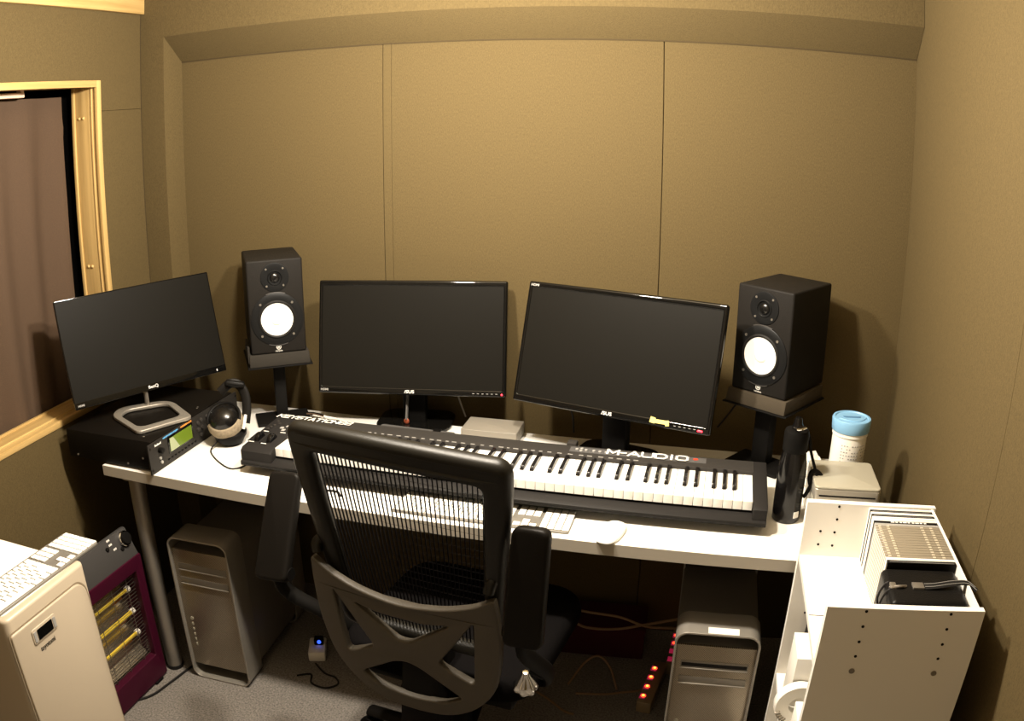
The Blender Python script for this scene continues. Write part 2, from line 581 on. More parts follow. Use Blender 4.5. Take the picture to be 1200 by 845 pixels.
def face_px(x=0, y=0, z=0):
    """drawing plane facing +X, drawing x runs along +Y"""
    return Matrix.Translation((x, y, z)) @ Matrix(((0, 0, 1, 0), (1, 0, 0, 0), (0, 1, 0, 0), (0, 0, 0, 1)))


def thing(name, label, cat, loc=(0, 0, 0), rotz=0.0, group=None, rot=None):
    o = bpy.data.objects.new(name, None)
    o.empty_display_size = 0.05
    COL.objects.link(o)
    o.location = loc
    o.rotation_euler = rot or (0, 0, rotz)
    o['label'] = label
    o['category'] = cat
    if group:
        o['group'] = group
    return o


def tag(o, label, cat, group=None):
    o['label'] = label
    o['category'] = cat
    if group:
        o['group'] = group
    return o


def struct(name, g, m, parent=None):
    o = g.build(name, m, parent)
    if not parent:
        o['kind'] = 'structure'
    return o


def dup(src, parent, loc=None, name=None):
    c = src.copy()
    COL.objects.link(c)
    c.parent = parent
    if loc is not None:
        c.location = loc
    return c


def copy_tree(root, loc, rotz, label):
    r = root.copy()
    COL.objects.link(r)
    r.location = loc
    r.rotation_euler = (0, 0, rotz)
    r['label'] = label
    for ch in list(root.children):
        c = dup(ch, r)
        for g_ in list(ch.children):
            dup(g_, c)
    return r


# ================================================================== THE ROOM
WY, XR, XL = -1.0676, 0.9125, -1.4784
XC, XC1, YB = -1.3628, -1.3804, -1.1504
ZB, ZB2, ZT = 1.8628, 1.9500, 2.30
YF = -4.15
struct('floor', G().span((XL - 0.4, YF - 0.1, -0.06), (XR + 0.1, WY + 0.1, 0.0)), M['carpet'])
struct('ceiling', G().span((XL - 0.1, YF - 0.1, ZT), (XR + 0.1, WY + 0.1, ZT + 0.05)), M['ceiling'])

g = G()
S1, S2 = -0.6354, 0.1897
for a, b in ((XL - 0.1, S1 - 0.0007), (S1 + 0.0007, S1 + 0.027), (S1 + 0.0274, S2 - 0.0009), (S2 + 0.0009, XR + 0.1)):
    g.span((a, WY, 0), (b, WY + 0.03, ZT), bevel=0.0015, seg=1)
wall_back = struct('wall_back', g, M['wall'])
G().span((XL - 0.1, WY + 0.008, 0), (XR + 0.1, WY + 0.06, ZT)).build('seam_backing', M['seam'], wall_back)

g = G()
SY = -2.0088
for a, b in ((YF, SY - 0.0007), (SY + 0.0007, WY + 0.06)):
    g.span((XR, a, 0), (XR + 0.03, b, ZT), bevel=0.001, seg=1)
wall_right = struct('wall_right', g, M['wall'])
G().span((XR + 0.008, YF, 0), (XR + 0.06, WY + 0.06, ZT)).build('seam_backing', M['seam'], wall_right)
struct('wall_front', G().span((XL - 0.1, YF - 0.06, 0), (XR + 0.1, YF, ZT)), M['wall_pale'])

# left wall with the window opening; a faint horizontal joint beside the frame
WY1, WYN, WZ0, WZ1 = -1.3680, -2.75, 0.8015, 1.8131
g = G()
g.span((XL - 0.05, WY1, 0), (XL, WY + 0.03, 1.7170), bevel=0.001, seg=1)
g.span((XL - 0.05, WY1, 1.7178), (XL, WY + 0.03, ZT), bevel=0.001, seg=1)
g.span((XL - 0.05, WYN, 0), (XL, WY1, WZ0))
g.span((XL - 0.05, WYN, WZ1), (XL, WY1, ZT))
g.span((XL - 0.05, YF, 0), (XL, WYN, ZT))
wall_left = struct('wall_left', g, M['wall'])
G().span((XL - 0.002, YB - 0.0035, 0.0), (XL + 0.0012, YB + 0.001, ZT)).build('corner_gap', M['seam'], wall_left)

# the corner column and the beam share one profile: flat front, slanted return to the back wall
g = G()
g.prism([(XL - 0.05, YB), (XC1 - 0.0008, YB), (XC, WY), (XC, WY + 0.02), (XL - 0.05, WY + 0.02)], ZT)
struct('trim_1', g, M['wall'])
g = G()
t = bmesh.new()
x0, x1 = XC1, XR - 0.0012
prof = [(YB + 0.0006, ZT), (YB + 0.0006, ZB2), (WY - 0.002, ZB + 0.0025), (WY + 0.01, ZB + 0.0025), (WY + 0.01, ZT)]
A = [t.verts.new((x0, y, z)) for y, z in prof]
B = [t.verts.new((x1, y, z)) for y, z in prof]
t.faces.new(A); t.faces.new(B[::-1])
for i in range(5):
    j = (i + 1) % 5
    t.faces.new((A[i], B[i], B[j], A[j]))
bmesh.ops.recalc_face_normals(t, faces=t.faces)
g._merge(t, Matrix())
beam = struct('trim_2', g, M['wall'])
G().span((XC + 0.002, WY - 0.0035, ZB - 0.0010), (x1, WY + 0.002, ZB + 0.0030)).build('shadow_gap', M['seam'], beam)
# pine board along the top of the left wall
g = G()
g.span((XL - 0.01, YF, 2.036), (XL + 0.018, YB - 0.001, 2.15), bevel=0.003)
g.span((XL - 0.01, YF, 2.10), (XL + 0.026, YB - 0.001, 2.15), bevel=0.003)
struct('trim_3', g, M['pine_y'])

# window: pine casing and reveals around a deep recess
win = bpy.data.objects.new('window_1', None)
COL.objects.link(win)
win['kind'] = 'structure'
XI = XL - 0.110
g = G()
for zz0, zz1 in ((WZ0, WZ1),):
    g.span((XI, WY1 - 0.014, zz0), (XL + 0.001, WY1, zz1), bevel=0.002)                  # jamb board
    g.span((XL - 0.010, WY1 - 0.019, zz0), (XL + 0.003, WY1 + 0.002, zz1 + 0.002), bevel=0.002)          # outer bead
    g.span((XL - 0.030, WY1 - 0.017, zz0), (XL - 0.023, WY1 - 0.010, zz1), bevel=0.002)
    g.span((XI, WY1 - 0.020, zz0), (XI + 0.012, WY1 - 0.010, zz1), bevel=0.002)
    for zq in (1.70, 1.225):
        for xq in (XI + 0.030, XI + 0.047):
            g.ball(0.0055, (xq, WY1 - 0.0145, zq), seg=12)
g.build('jamb', M['pine_z'], win)
g = G()
g.span((XI, WYN, WZ1 - 0.014), (XL + 0.001, WY1 - 0.0185, WZ1), bevel=0.002)
g.span((XL - 0.010, WYN, WZ1 - 0.020), (XL + 0.0030, WY1 - 0.0188, WZ1 + 0.0020), bevel=0.002)
g.build('head', M['pine_y'], win)
g = G()
g.span((XI, WYN, WZ0), (XL + 0.001, WY1 - 0.0150, WZ0 + 0.014), bevel=0.002)
g.span((XL - 0.012, WYN, WZ0 - 0.002), (XL + 0.004, WY1, WZ0 + 0.018), bevel=0.004)
g.span((XL - 0.045, WYN, WZ0 + 0.010), (XL - 0.035, WY1, WZ0 + 0.018), bevel=0.002)
g.span((XI, WYN, WZ0 + 0.010), (XI + 0.012, WY1, WZ0 + 0.020), bevel=0.002)
g.build('sill', M['pine_y'], win)
G().span((XI, WYN - 0.02, WZ0), (XL, WYN, WZ1)).build('jamb', M['pine_z'], win)
g = G()
g.span((XI - 0.14, WYN - 0.05, WZ0 - 0.05), (XI - 0.13, WY1 + 0.05, WZ1 + 0.05))
g.span((XI - 0.13, WY1, WZ0 - 0.05), (XI, WY1 + 0.01, WZ1 + 0.05))
g.span((XI - 0.13, WYN - 0.05, WZ1), (XI, WY1 + 0.05, WZ1 + 0.01))
g.span((XI - 0.13, WYN - 0.05, WZ0 - 0.01), (XI, WY1 + 0.05, WZ0))
g.build('pane', M['gloss'], win)  # dark box added behind the curtain to shut out outside light

# curtain with soft folds
rail = G().span((XI + 0.008, WYN + 0.02, 1.776), (XI + 0.03, -1.63, 1.792), bevel=0.004)
for yy in (-1.64, -1.76, -1.9, -2.1):
    rail.box((0.02, 0.012, 0.018), (XI + 0.02, yy, 1.794))
tag(rail.build('curtain_rail', mat('pinkish_rail', (0.75, 0.55, 0.42), 0.4)), 'short pale curtain rail under the window head', 'curtain rail')
g = G()
t = bmesh.new()
rows, cols = 30, 160
ya, yb = -2.7, -1.420
grid = []
for i in range(rows + 1):
    v = i / rows
    z = 1.775 + (WZ0 - 0.006 - 1.775) * v
    row = []
    for j in range(cols + 1):
        u = j / cols
        y = ya + (yb - ya) * u - 0.012 * v * math.sin(u * 7)
        k = 0.35 + 0.65 * min(1, v * 3)
        x = XI - 0.018 + k * (0.012 * math.sin(u * 52 + 1.2 * v) + 0.007 * math.sin(u * 23 + 2.0 + v))
        if 0.075 < v < 0.115:
            x += 0.003
        row.append(t.verts.new((x, y, z)))
    grid.append(row)
for i in range(rows):
    for j in range(cols):
        t.faces.new((grid[i][j], grid[i][j + 1], grid[i + 1][j + 1], grid[i + 1][j]))
bmesh.ops.solidify(t, geom=t.faces[:], thickness=0.0025)
g._merge(t, Matrix())
tag(g.build('curtain', M['curtain'], sharp=80), 'mauve brown curtain hanging inside the pine window frame', 'curtain')

# ================================================================== DESK
DZ, DT = 0.721, 0.0323
desk = thing('desk', 'long white desk with steel tube legs along the back wall', 'desk', (-1.2895, -1.7395, 0), -0.0325)
DL, DD = 2.075, 0.61
G().span((0, 0, DZ - DT), (DL, DD, DZ), bevel=0.0015).build('desktop', M['white_lam'], desk)
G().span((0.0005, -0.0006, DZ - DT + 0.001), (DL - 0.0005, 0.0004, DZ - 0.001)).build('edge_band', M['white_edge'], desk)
for lx, ly in ((0.083, 0.05), (0.083, DD - 0.06), (DL - 0.08, 0.05), (DL - 0.08, DD - 0.06)):
    lg = G().cyl(0.025, DZ - DT - 0.012, (lx, ly, (DZ - DT) / 2 + 0.006), seg=28).build('leg', M['steel'], desk)
    G().cyl(0.028, 0.012, (lx, ly, 0.006), seg=24).build('foot', M['rubber'], lg)
    G().cyl(0.045, 0.006, (lx, ly, DZ - DT - 0.003), seg=24).build('mounting_plate', M['steel'], lg)
D0 = Matrix.Translation((-1.2895, -1.7395, 0)) @ Matrix.Rotation(-0.0325, 4, 'Z')

# ================================================================== BOOKCASE (right)
BH, BW, BD = 0.8905, 0.29, 0.42
bk = thing('bookcase', 'white low bookcase holding a row of disc cases', 'bookcase', (0.5616, -2.2532, 0), -0.0099)
PT = 0.015


def panel_holes(y, side, zs):
    h = G()
    for x in (0.0705, 0.2255):
        for z in zs:
            h.cyl(0.0028, 0.0012, (x, y, z), (PI / 2, 0, 0), seg=12)
    return h


p = G().span((0, 0, 0), (BW, PT, BH), bevel=0.0008, seg=1).build('side_panel', M['shelf_white'], bk)
zs = (0.884, 0.853, 0.821, 0.79)
build_each(panel_holes(-0.0002, 0, zs), 'peg_hole', M['hole'], p)
h = G()
for x in (0.0705, 0.2255):
    h.cyl(0.0055, 0.002, (x, -0.0006, 0.758), (PI / 2, 0, 0), seg=14)
build_each(h, 'bolt', M['steel'], p)
p = G().span((0, BD - PT, 0), (BW, BD, BH), bevel=0.0008, seg=1).build('side_panel', M['shelf_white'], bk)
h = G()
for x, z in ((0.071, 0.883), (0.071, 0.853), (0.039, 0.823), (0.0705, 0.822), (0.039, 0.791), (0.0705, 0.790), (0.039, 0.65), (0.039, 0.615), (0.0705, 0.65), (0.0705, 0.615)):
    h.cyl(0.0028, 0.0012, (x, BD - PT - 0.0002, z), (PI / 2, 0, 0), seg=12)
build_each(h, 'peg_hole', M['hole'], p)
for z in (0.763, 0.44, 0.10):
    s = G().span((0.002, PT, z - PT), (BW - 0.011, BD - PT, z), bevel=0.0006, seg=1).build('shelf', M['shelf_white'], bk)
    if z > 0.7:
        G().span((0.003, 0.166, z), (0.036, 0.168, z + 0.0006)).build('scratch', M['hole'], s)
G().span((BW - 0.011, PT, 0.04), (BW - 0.006, BD - PT, BH - 0.003)).build('back_panel', M['shelf_white'], bk)

# ================================================================== STUDIO SPEAKERS
def speaker(label, loc, yaw):
    s = thing('studio_speaker', label, 'speaker', loc, yaw, 'white coned studio speakers')
    W, H, D = 0.170, 0.285, 0.222
    G().box((W, D, H), (0, D / 2, H / 2), bevel=0.006, seg=3).build('cabinet', M['spk'], s)
    # woofer: low outer ring, surround, white cone with dust cap
    zc = 0.105
    ring = G().lathe([(0.0575, 0.0), (0.0575, 0.0035), (0.078, 0.0035), (0.080, 0.002), (0.080, -0.001), (0.0575, -0.001)], (0, 0, zc), (PI / 2, 0, 0), 56)
    wf = ring.build('woofer_ring', M['spk_dark'], s)
    g = G()
    for k in range(4):
        a = PI / 4 + k * PI / 2
        g.cyl(0.0036, 0.003, (0.068 * math.cos(a), -0.004, zc + 0.068 * math.sin(a)), (PI / 2, 0, 0), seg=12)
    build_each(g, 'screw', M['steel'], wf)
    G().lathe([(0.0585, 0.001), (0.0575, 0.005), (0.054, 0.0075), (0.050, 0.006), (0.0475, 0.002)], (0, 0, zc), (PI / 2, 0, 0), 56).build('surround', M['rubber'], s)
    G().lathe([(0.0490, 0.0035), (0.043, 0.0020), (0.030, 0.0004), (0.0195, 0.0), (0.0185, 0.0012), (0.012, 0.0042), (0.0, 0.0056)],
              (0, -0.0015, zc), (PI / 2, 0, 0), 56).build('cone', M['cone'], s)
    arc = G()
    for a0, a1 in ((70, 110), (250, 290)):
        arc.tube([(0.0845 * math.cos(R(a)), -0.001, zc + 0.0805 * math.sin(R(a))) for a in range(a0, a1 + 1, 5)], 0.0022, smooth=2)
    build_each(arc, 'trim_arc', M['kb_panel'], s)
    # tweeter: recessed disc with dome
    zt = 0.232
    tw = G().lathe([(0.0, 0.0005), (0.016, 0.0005), (0.022, 0.002), (0.040, 0.003), (0.043, 0.0022), (0.043, -0.001)], (0, 0, zt), (PI / 2, 0, 0), 48).build('tweeter', M['spk_dark'], s)
    g = G()
    for k in range(4):
        a = PI / 4 + k * PI / 2
        g.cyl(0.003, 0.003, (0.036 * math.cos(a), -0.003, zt + 0.036 * math.sin(a)), (PI / 2, 0, 0), seg=12)
    build_each(g, 'screw', M['steel'], tw)
    G().ball(0.0155, (0, 0.0005, zt - 0.002), (1, 0.55, 1)).build('dome', M['dome'], tw)
    G().lathe([(0.0185, 0.002), (0.021, 0.0048), (0.0235, 0.002)], (0, 0, zt - 0.002), (PI / 2, 0, 0), 40).build('dome_rim', M['spk_dark'], tw)
    # small round emblem with three crossed forks, and a word below
    g = G()
    g.lathe([(0.0062, 0.0004), (0.0062, 0.001), (0.0076, 0.001), (0.0076, 0.0004)], (0, 0, 0.0190), (PI / 2, 0, 0), 28)
    for k in range(3):
        g.box((0.0013, 0.0008, 0.0105), (0, -0.0007, 0.0190), (0, k * PI / 3, 0))
    g.text('YAMAHA', 0.0058, front(0, -0.0006, 0.0050), 0.0, 0.95, align='CENTER')
    g.build('emblem', M['white_ink'], s)
    return s


SL = (-0.9036, -1.288, 0.9521)
SR = (0.4796, -1.3161, 0.9421)
YL, YR = 0.5928, -0.6068
speaker('white-coned studio speaker on dark pad, above the headphones', SL, YL)
speaker('white-coned studio speaker on grey pad, above the black bottle', SR, YR)


def pad(label, loc, yaw, m, lip):
    o = thing('isolation_pad', label, 'speaker pad', loc, yaw, 'foam pads under the speakers')
    T = 0.036
    t = bmesh.new()
    wv = [(-0.092, -0.004), (0.092, -0.004), (0.092, 0.212), (-0.092, 0.212)]
    g = G()
    b_ = [t.verts.new((x * 1.02, y - (0.008 if y < 0 else 0), 0)) for x, y in wv]
    c_ = [t.verts.new((x, y, T)) for x, y in wv]
    t.faces.new(b_[::-1]); t.faces.new(c_)
    for i in range(4):
        t.faces.new((b_[i], b_[(i + 1) % 4], c_[(i + 1) % 4], c_[i]))
    bmesh.ops.bevel(t, geom=t.edges[:], offset=0.003, segments=2, profile=0.5, affect='EDGES')
    g._merge(t, Matrix())
    g.build('foam_block', m, o)
    G().box((0.190, 0.222, 0.0012), (0, 0.103, 0.0002)).build('base_sheet', M['rubber'], o)
    if lip:
        g = G().prism([(0.0, 0.0), (0.15, 0.0), (0.15, 0.02), (0.03, 0.046), (0.0, 0.052)], 0.006,
                      Matrix.Translation((-0.0965, 0.0, 0.012)) @ Matrix(((0, 0, 1, 0), (1, 0, 0, 0), (0, 1, 0, 0), (0, 0, 0, 1))))
        g.build('side_lip', m, o)
    return o


PLH = 0.0365
pad('dark foam pad under the speaker beside the headphones', (SL[0], SL[1], SL[2] - PLH), YL, M['pad_dark'], True)
pad('grey foam pad under the speaker above the black bottle', (SR[0], SR[1], SR[2] - PLH), YR, M['pad_grey'], False)


def speaker_stand(label, loc, yaw, pole):
    o = thing('speaker_stand', label, 'speaker stand', (loc[0], loc[1], DZ), yaw, 'speaker stands on the desk')
    h = loc[2] - PLH - 0.0005 - DZ
    G().box((0.200, 0.232, 0.004), (0, 0.100, h - 0.002), bevel=0.0015).build('top_plate', M['stand'], o)
    G().box((pole, pole * 0.8, h - 0.014), (0, 0.062, (h - 0.014) / 2 + 0.010), bevel=0.004).build('pole', M['stand'], o)
    G().box((0.17, 0.11, 0.010), (0, 0.055, 0.005), bevel=0.003).build('base_plate', M['stand'], o)
    return o


speaker_stand('black column stand carrying the speaker beside the headphones', SL, YL, 0.036)
speaker_stand('black column stand carrying the speaker behind the bottle', SR, YR, 0.05)


# ================================================================== MONITORS
def screen_matrix(loc, yaw, pitch, roll=0.0):
    return Matrix.Translation(loc) @ Matrix.Rotation(yaw, 4, 'Z') @ Matrix.Rotation(pitch, 4, 'X') @ Matrix.Rotation(-roll, 4, 'Y')


def desk_monitor(label, loc, yaw, pitch, W, H, roll, hdmi_top):
    sticker = hdmi_top
    root = thing('computer_monitor', label, 'monitor', (loc[0], loc[1], DZ), yaw, 'glossy black monitors on the desk')
    up = loc[2] - DZ
    head = Matrix.Translation((0, 0, up)) @ Matrix.Rotation(pitch, 4, 'X') @ Matrix.Rotation(-roll, 4, 'Y')
    bl, bt, bb = 0.0125, 0.0175, 0.021
    bz = G().plate([rrect(-W / 2, 0, W / 2, H, 0.006), rrect(-W / 2 + bl, bb, W / 2 - bl, H - bt, 0.0015, 2)], 0.022, FRONT @ Matrix.Translation((0, 0, -0.011)), bevel=0.006)
    bez = bz.build('bezel', M['gloss'], root, head)
    G().span((-W / 2 + bl - 0.002, 0.003, bb - 0.002), (W / 2 - bl + 0.002, 0.008, H - bt + 0.002)).build('screen', M['screen'], root, head)
    t = G()
    t.prism(rrect(-W / 2 + 0.004, 0.004, W / 2 - 0.004, H - 0.004, 0.01), 0.012, FRONT @ Matrix.Translation((0, 0, -0.034)), bevel=0.004)
    t.prism(rrect(-0.16, 0.05, 0.16, H - 0.06, 0.03), 0.028, FRONT @ Matrix.Translation((0, 0, -0.060)), bevel=0.012)
    t.build('rear_shell', M['black'], root, head)
    G().text('/SUS', 0.0125, FRONT @ Matrix.Translation((-0.016, 0.006, 0.0002)), 0.0003, 1.25).build('lettering', M['logo_grey'], bez)
    z = H - 0.0125 if hdmi_top else 0.007
    G().text('HDMI', 0.0085, FRONT @ Matrix.Translation((-W / 2 + 0.008, z, 0.0002)), 0.0003, 1.15).build('lettering', M['grey_ink'], bez)
    b = G()
    for k in range(6):
        b.box((0.006, 0.001, 0.0015), (W / 2 - 0.095 + 0.0135 * k, -0.0002, 0.010))
    build_each(b, 'button', M['grey_ink'], bez)
    if sticker:
        G().box((0.014, 0.002, 0.0045), (W / 2 - 0.026, -0.0005, 0.008), bevel=0.0008).build('standby_light', M['led_small'], bez)
        st = G()
        st.box((0.048, 0.0012, 0.010), (W / 2 - 0.137, -0.0006, 0.014), (0, R(-1), 0))
        st.box((0.014, 0.0014, 0.015), (W / 2 - 0.156, -0.0006, 0.0155), (0, R(8), 0))
        st.box((0.010, 0.0014, 0.014), (W / 2 - 0.116, -0.0006, 0.013), (0, R(-12), 0))
        st.build('sticker', M['yellow'], bez)
    else:
        G().ball(0.0028, (W / 2 - 0.012, -0.0003, 0.0085), (1, 0.5, 1), seg=12).build('standby_light', M['led_small'], bez)
    n = G()
    n.span((-0.035, 0.055, 0.010), (0.035, 0.095, up + 0.12), bevel=0.006)
    n.build('neck', M['black'], root)
    G().prism(rrect(-0.115, -0.01, 0.115, 0.165, 0.05), 0.012, bevel=0.004).build('base', M['gloss'], root)
    return root


desk_monitor('switched-off glossy black monitor in the middle, standing square behind the long keyboard', (-0.5071, -1.2354, 0.8349), 0.1181, -0.2382, 0.5673, 0.3362, 0.0107, False)
desk_monitor('switched-off glossy black monitor with a yellow sticker on its bezel', (0.0838, -1.3705, 0.8664), -0.3005, -0.2928, 0.569, 0.3331, 0.0037, True)

RZ = DZ + 0.0925      # top of the rack unit the third screen stands on
m1 = thing('computer_monitor', 'thin-framed black monitor on a silver ring stand by the window', 'monitor', (-1.255, -1.515, RZ), 1.0958)
W1, H1 = 0.539, 0.320
head = (Matrix.Translation((-1.255, -1.515, RZ)) @ Matrix.Rotation(1.0958, 4, 'Z')).inverted() @ screen_matrix((-1.254, -1.482, 0.869), 1.0958, -0.2551, -0.0063)
bez = G().plate([rrect(-W1 / 2, 0, W1 / 2, H1, 0.003), rrect(-W1 / 2 + 0.003, 0.020, W1 / 2 - 0.003, H1 - 0.003, 0.001, 2)], 0.008, FRONT @ Matrix.Translation((0, 0, -0.004)), bevel=0.001).build('bezel', M['gloss'], m1, head)
G().span((-W1 / 2 + 0.002, 0.0012, 0.018), (W1 / 2 - 0.002, 0.006, H1 - 0.002)).build('screen', M['screen'], m1, head)
t = G()
t.prism(rrect(-W1 / 2 + 0.002, 0.002, W1 / 2 - 0.002, H1 - 0.002, 0.003), 0.006, FRONT @ Matrix.Translation((0, 0, -0.014)))
t.prism(rrect(-0.2, 0.004, 0.2, 0.19, 0.02), 0.024, FRONT @ Matrix.Translation((0, 0, -0.036)), bevel=0.008)
t.build('rear_shell', M['black'], m1, head)
G().text('BenQ', 0.0125, FRONT @ Matrix.Translation((0.0, 0.0065, 0.0002)), 0.0002, 1.2, align='CENTER').build('lettering', M['logo_grey'], bez)
G().text('HDMI', 0.0075, FRONT @ Matrix.Translation((-W1 / 2 + 0.010, 0.007, 0.0002)), 0.0003, 1.15).build('lettering', M['grey_ink'], bez)
G().box((0.003, 0.001, 0.007), (W1 / 2 - 0.035, -0.0004, 0.009)).build('standby_light', M['logo_grey'], bez)

Minv = (Matrix.Translation((-1.255, -1.515, RZ)) @ Matrix.Rotation(1.0958, 4, 'Z')).inverted()


def m1l(x, y, z):
    v = Minv @ Vector((x, y, z))
    return v


ringpts = [(-1.352, -1.549), (-1.333, -1.613), (-1.161, -1.703), (-1.074, -1.543), (-1.232, -1.433)]
rp = [tuple((Minv @ Vector((x, y, RZ)))[:2]) for x, y in ringpts]
cx = sum(p[0] for p in rp) / 5
cyy = sum(p[1] for p in rp) / 5
inner = [((p[0] - cx) * 0.78 + cx + 0.001, (p[1] - cyy) * 0.72 + cyy - 0.004) for p in rp]
G().plate([rloop(rp, [0.06, 0.06, 0.02, 0.02, 0.06], 8), rloop(inner, 0.03, 6)], 0.011, Matrix.Translation((0, 0, 0.0058)), bevel=0.003).build('base_ring', M['alu'], m1)
nk = m1l(-1.280, -1.494, RZ)
g = G()
g.tube([(nk.x, nk.y, 0.006), (nk.x, nk.y + 0.002, 0.06), (nk.x, nk.y + 0.022, 0.12)], 0.0, flat=(0.011, 0.007), seg=16)
g.build('neck', M['steel'], m1)

# ================================================================== RACK SYNTH
rk = thing('rack_module', 'black rack unit with green display under the thin-framed monitor', 'sound module', (-1.0917, -1.7539, DZ), 1.5567)
G().span((0.02, 0.004, 0.006), (0.462, 0.335, 0.0915), bevel=0.0015).build('case', M['rack'], rk)
fc = G().span((0, -0.001, 0.001), (0.482, 0.004, 0.0885), bevel=0.001).build('faceplate', M['rackface'], rk)
G().span((0.092, -0.0028, 0.030), (0.222, -0.0005, 0.080), bevel=0.0012).build('display_bezel', M['gloss'], fc)
G().span((0.100, -0.0034, 0.034), (0.214, -0.0026, 0.074)).build('display', M['lcd'], fc)
G().prism([(0.1005, 0.0345), (0.145, 0.0345), (0.118, 0.073), (0.1005, 0.0735)], 0.0005, front(0, -0.0034, 0)).build('display_reflection', M['lcd_pale'], fc)  # pale reflection painted over part of the green display
G().text('Roland', 0.0085, front(0.030, -0.0012, 0.0745), 0.0003, 1.3).build('lettering', M['white_ink'], fc)
for x0, n_, wd, mm in ((0.074, 13, 0.0042, 'blue_ink'), (0.166, 7, 0.0066, 'orange_ink')):
    g = G()
    for q in range(n_):
        g.box((wd, 0.0006, 0.0050 if q % 4 else 0.0036), (x0 + q * (wd + 0.0018), -0.0013, 0.0840))
    g.build('model_print', M[mm], fc)
k = G().cyl(0.0085, 0.014, (0.050, -0.008, 0.058), (PI / 2, 0, 0), bevel=0.001).build('knob', M['black'], fc)
g = G()
for x, z in ((0.048, 0.036), (0.052, 0.022)):
    g.cyl(0.0045, 0.004, (x, -0.003, z), (PI / 2, 0, 0), seg=16)
build_each(g, 'jack', M['grey_ink'], fc)
g = G()
for i in range(9):
    g.box((0.008, 0.003, 0.004), (0.088 + 0.0175 * i, -0.002, 0.016), bevel=0.0008)
build_each(g, 'button', M['black'], fc)
g = G()
for i, (x, z) in enumerate(((0.250, 0.066), (0.268, 0.07), (0.250, 0.046), (0.272, 0.046), (0.262, 0.026), (0.30, 0.05), (0.30, 0.07), (0.40, 0.05))):
    g.cyl(0.006, 0.005, (x, -0.003, z), (PI / 2, 0, 0), seg=16, bevel=0.001)
build_each(g, 'button', M['kb_panel'], fc)
g = G()
for x in (0.008, 0.474):
    for z in (0.012, 0.076):
        g.cyl(0.0035, 0.0015, (x, -0.0015, z), (PI / 2, 0, 0), seg=14)
build_each(g, 'mounting_hole', M['hole'], fc)
g = G()
for x, y in ((0.05, 0.03), (0.43, 0.03), (0.05, 0.29), (0.43, 0.29)):
    g.cyl(0.011, 0.006, (x, y, 0.003), seg=16)
build_each(g, 'foot', M['rubber'], rk)
g = G()
for y, z in ((0.04, 0.04), (0.10, 0.016), (0.30, 0.016)):
    g.cyl(0.003, 0.002, (0.0193, y, z), (0, PI / 2, 0), seg=12)
for x, y in ((0.05, 0.05), (0.062, 0.085), (0.30, 0.03), (0.31, 0.034)):
    g.cyl(0.0026, 0.001, (x, y, 0.0919), seg=12)
build_each(g, 'screw', M['steel'], rk)

# ================================================================== HEADPHONES
hp = thing('headphones', 'black headphones with worn beige ear pads beside the rack unit', 'headphones', (-1.0, -1.475, DZ), R(22))
# upper cup lies dome-up on the other, headband arches up behind
CM = TR((-0.004, -0.012, 0.082), (R(26), R(-8), 0))
g = G()
g.lathe([(0.0, 0.038), (0.016, 0.036), (0.032, 0.029), (0.042, 0.017), (0.046, 0.002), (0.046, -0.006)])
for v in g.bm.verts:
    v.co = CM @ v.co
near = g.build('ear_cup', M['dome'], hp)
g = G()
g.lathe([(0.040, 0.004), (0.050, 0.002), (0.055, -0.006), (0.056, -0.016), (0.053, -0.028), (0.042, -0.034), (0.030, -0.026)])
for v in g.bm.verts:
    v.co = CM @ v.co
g.build('ear_pad', M['earpad'], near)
g = G()
g.tube([(0.050 * math.cos(R(a)), 0.050 * math.sin(R(a)), 0.004 + 0.012 * math.sin(R(a))) for a in range(-15, 200, 15)], 0.0045, smooth=2)
for v in g.bm.verts:
    v.co = CM @ v.co
g.build('yoke', M['black'], near)
CM2 = TR((0.004, 0.004, 0.022), (R(184), R(4), 0))
g = G()
g.lathe([(0.0, 0.020), (0.030, 0.018), (0.043, 0.009), (0.047, -0.002), (0.052, -0.010), (0.052, -0.020), (0.044, -0.026), (0.03, -0.024)])
for v in g.bm.verts:
    v.co = CM2 @ v.co
g.build('ear_cup', M['black'], hp)
g = G()
g.tube([(0.056, 0.006, 0.060), (0.062, 0.022, 0.100), (0.058, 0.036, 0.140), (0.040, 0.042, 0.168), (0.014, 0.038, 0.172), (-0.016, 0.028, 0.150)], 0.0, flat=(0.005, 0.014), seg=12, smooth=8)
g.build('headband', M['black_soft'], hp)
g = G().box((0.060, 0.036, 0.018), (0.030, 0.040, 0.172), (R(-10), R(12), R(6)), bevel=0.008)
g.build('headband_cushion', M['leather'], hp)
G().tube([(0.060, 0.000, 0.088), (0.056, -0.014, 0.066), (0.053, -0.020, 0.052)], 0.005).build('slider', M['label'], hp)
g = G()
Hinv = (Matrix.Translation((-1.0, -1.475, DZ)) @ Matrix.Rotation(R(22), 4, 'Z')).inverted()
pts = [Hinv @ Vector(p) for p in ((-1.015, -1.515, DZ + 0.02), (-1.020, -1.548, DZ + 0.0035), (-0.965, -1.602, DZ + 0.0025), (-0.90, -1.640, DZ + 0.0025), (-0.872, -1.622, DZ + 0.0025), (-0.868, -1.585, DZ + 0.0025), (-0.885, -1.56, DZ + 0.0025))]
g.tube(pts, 0.0022, smooth=8)
g.build('cable', M['cable_black'], hp)

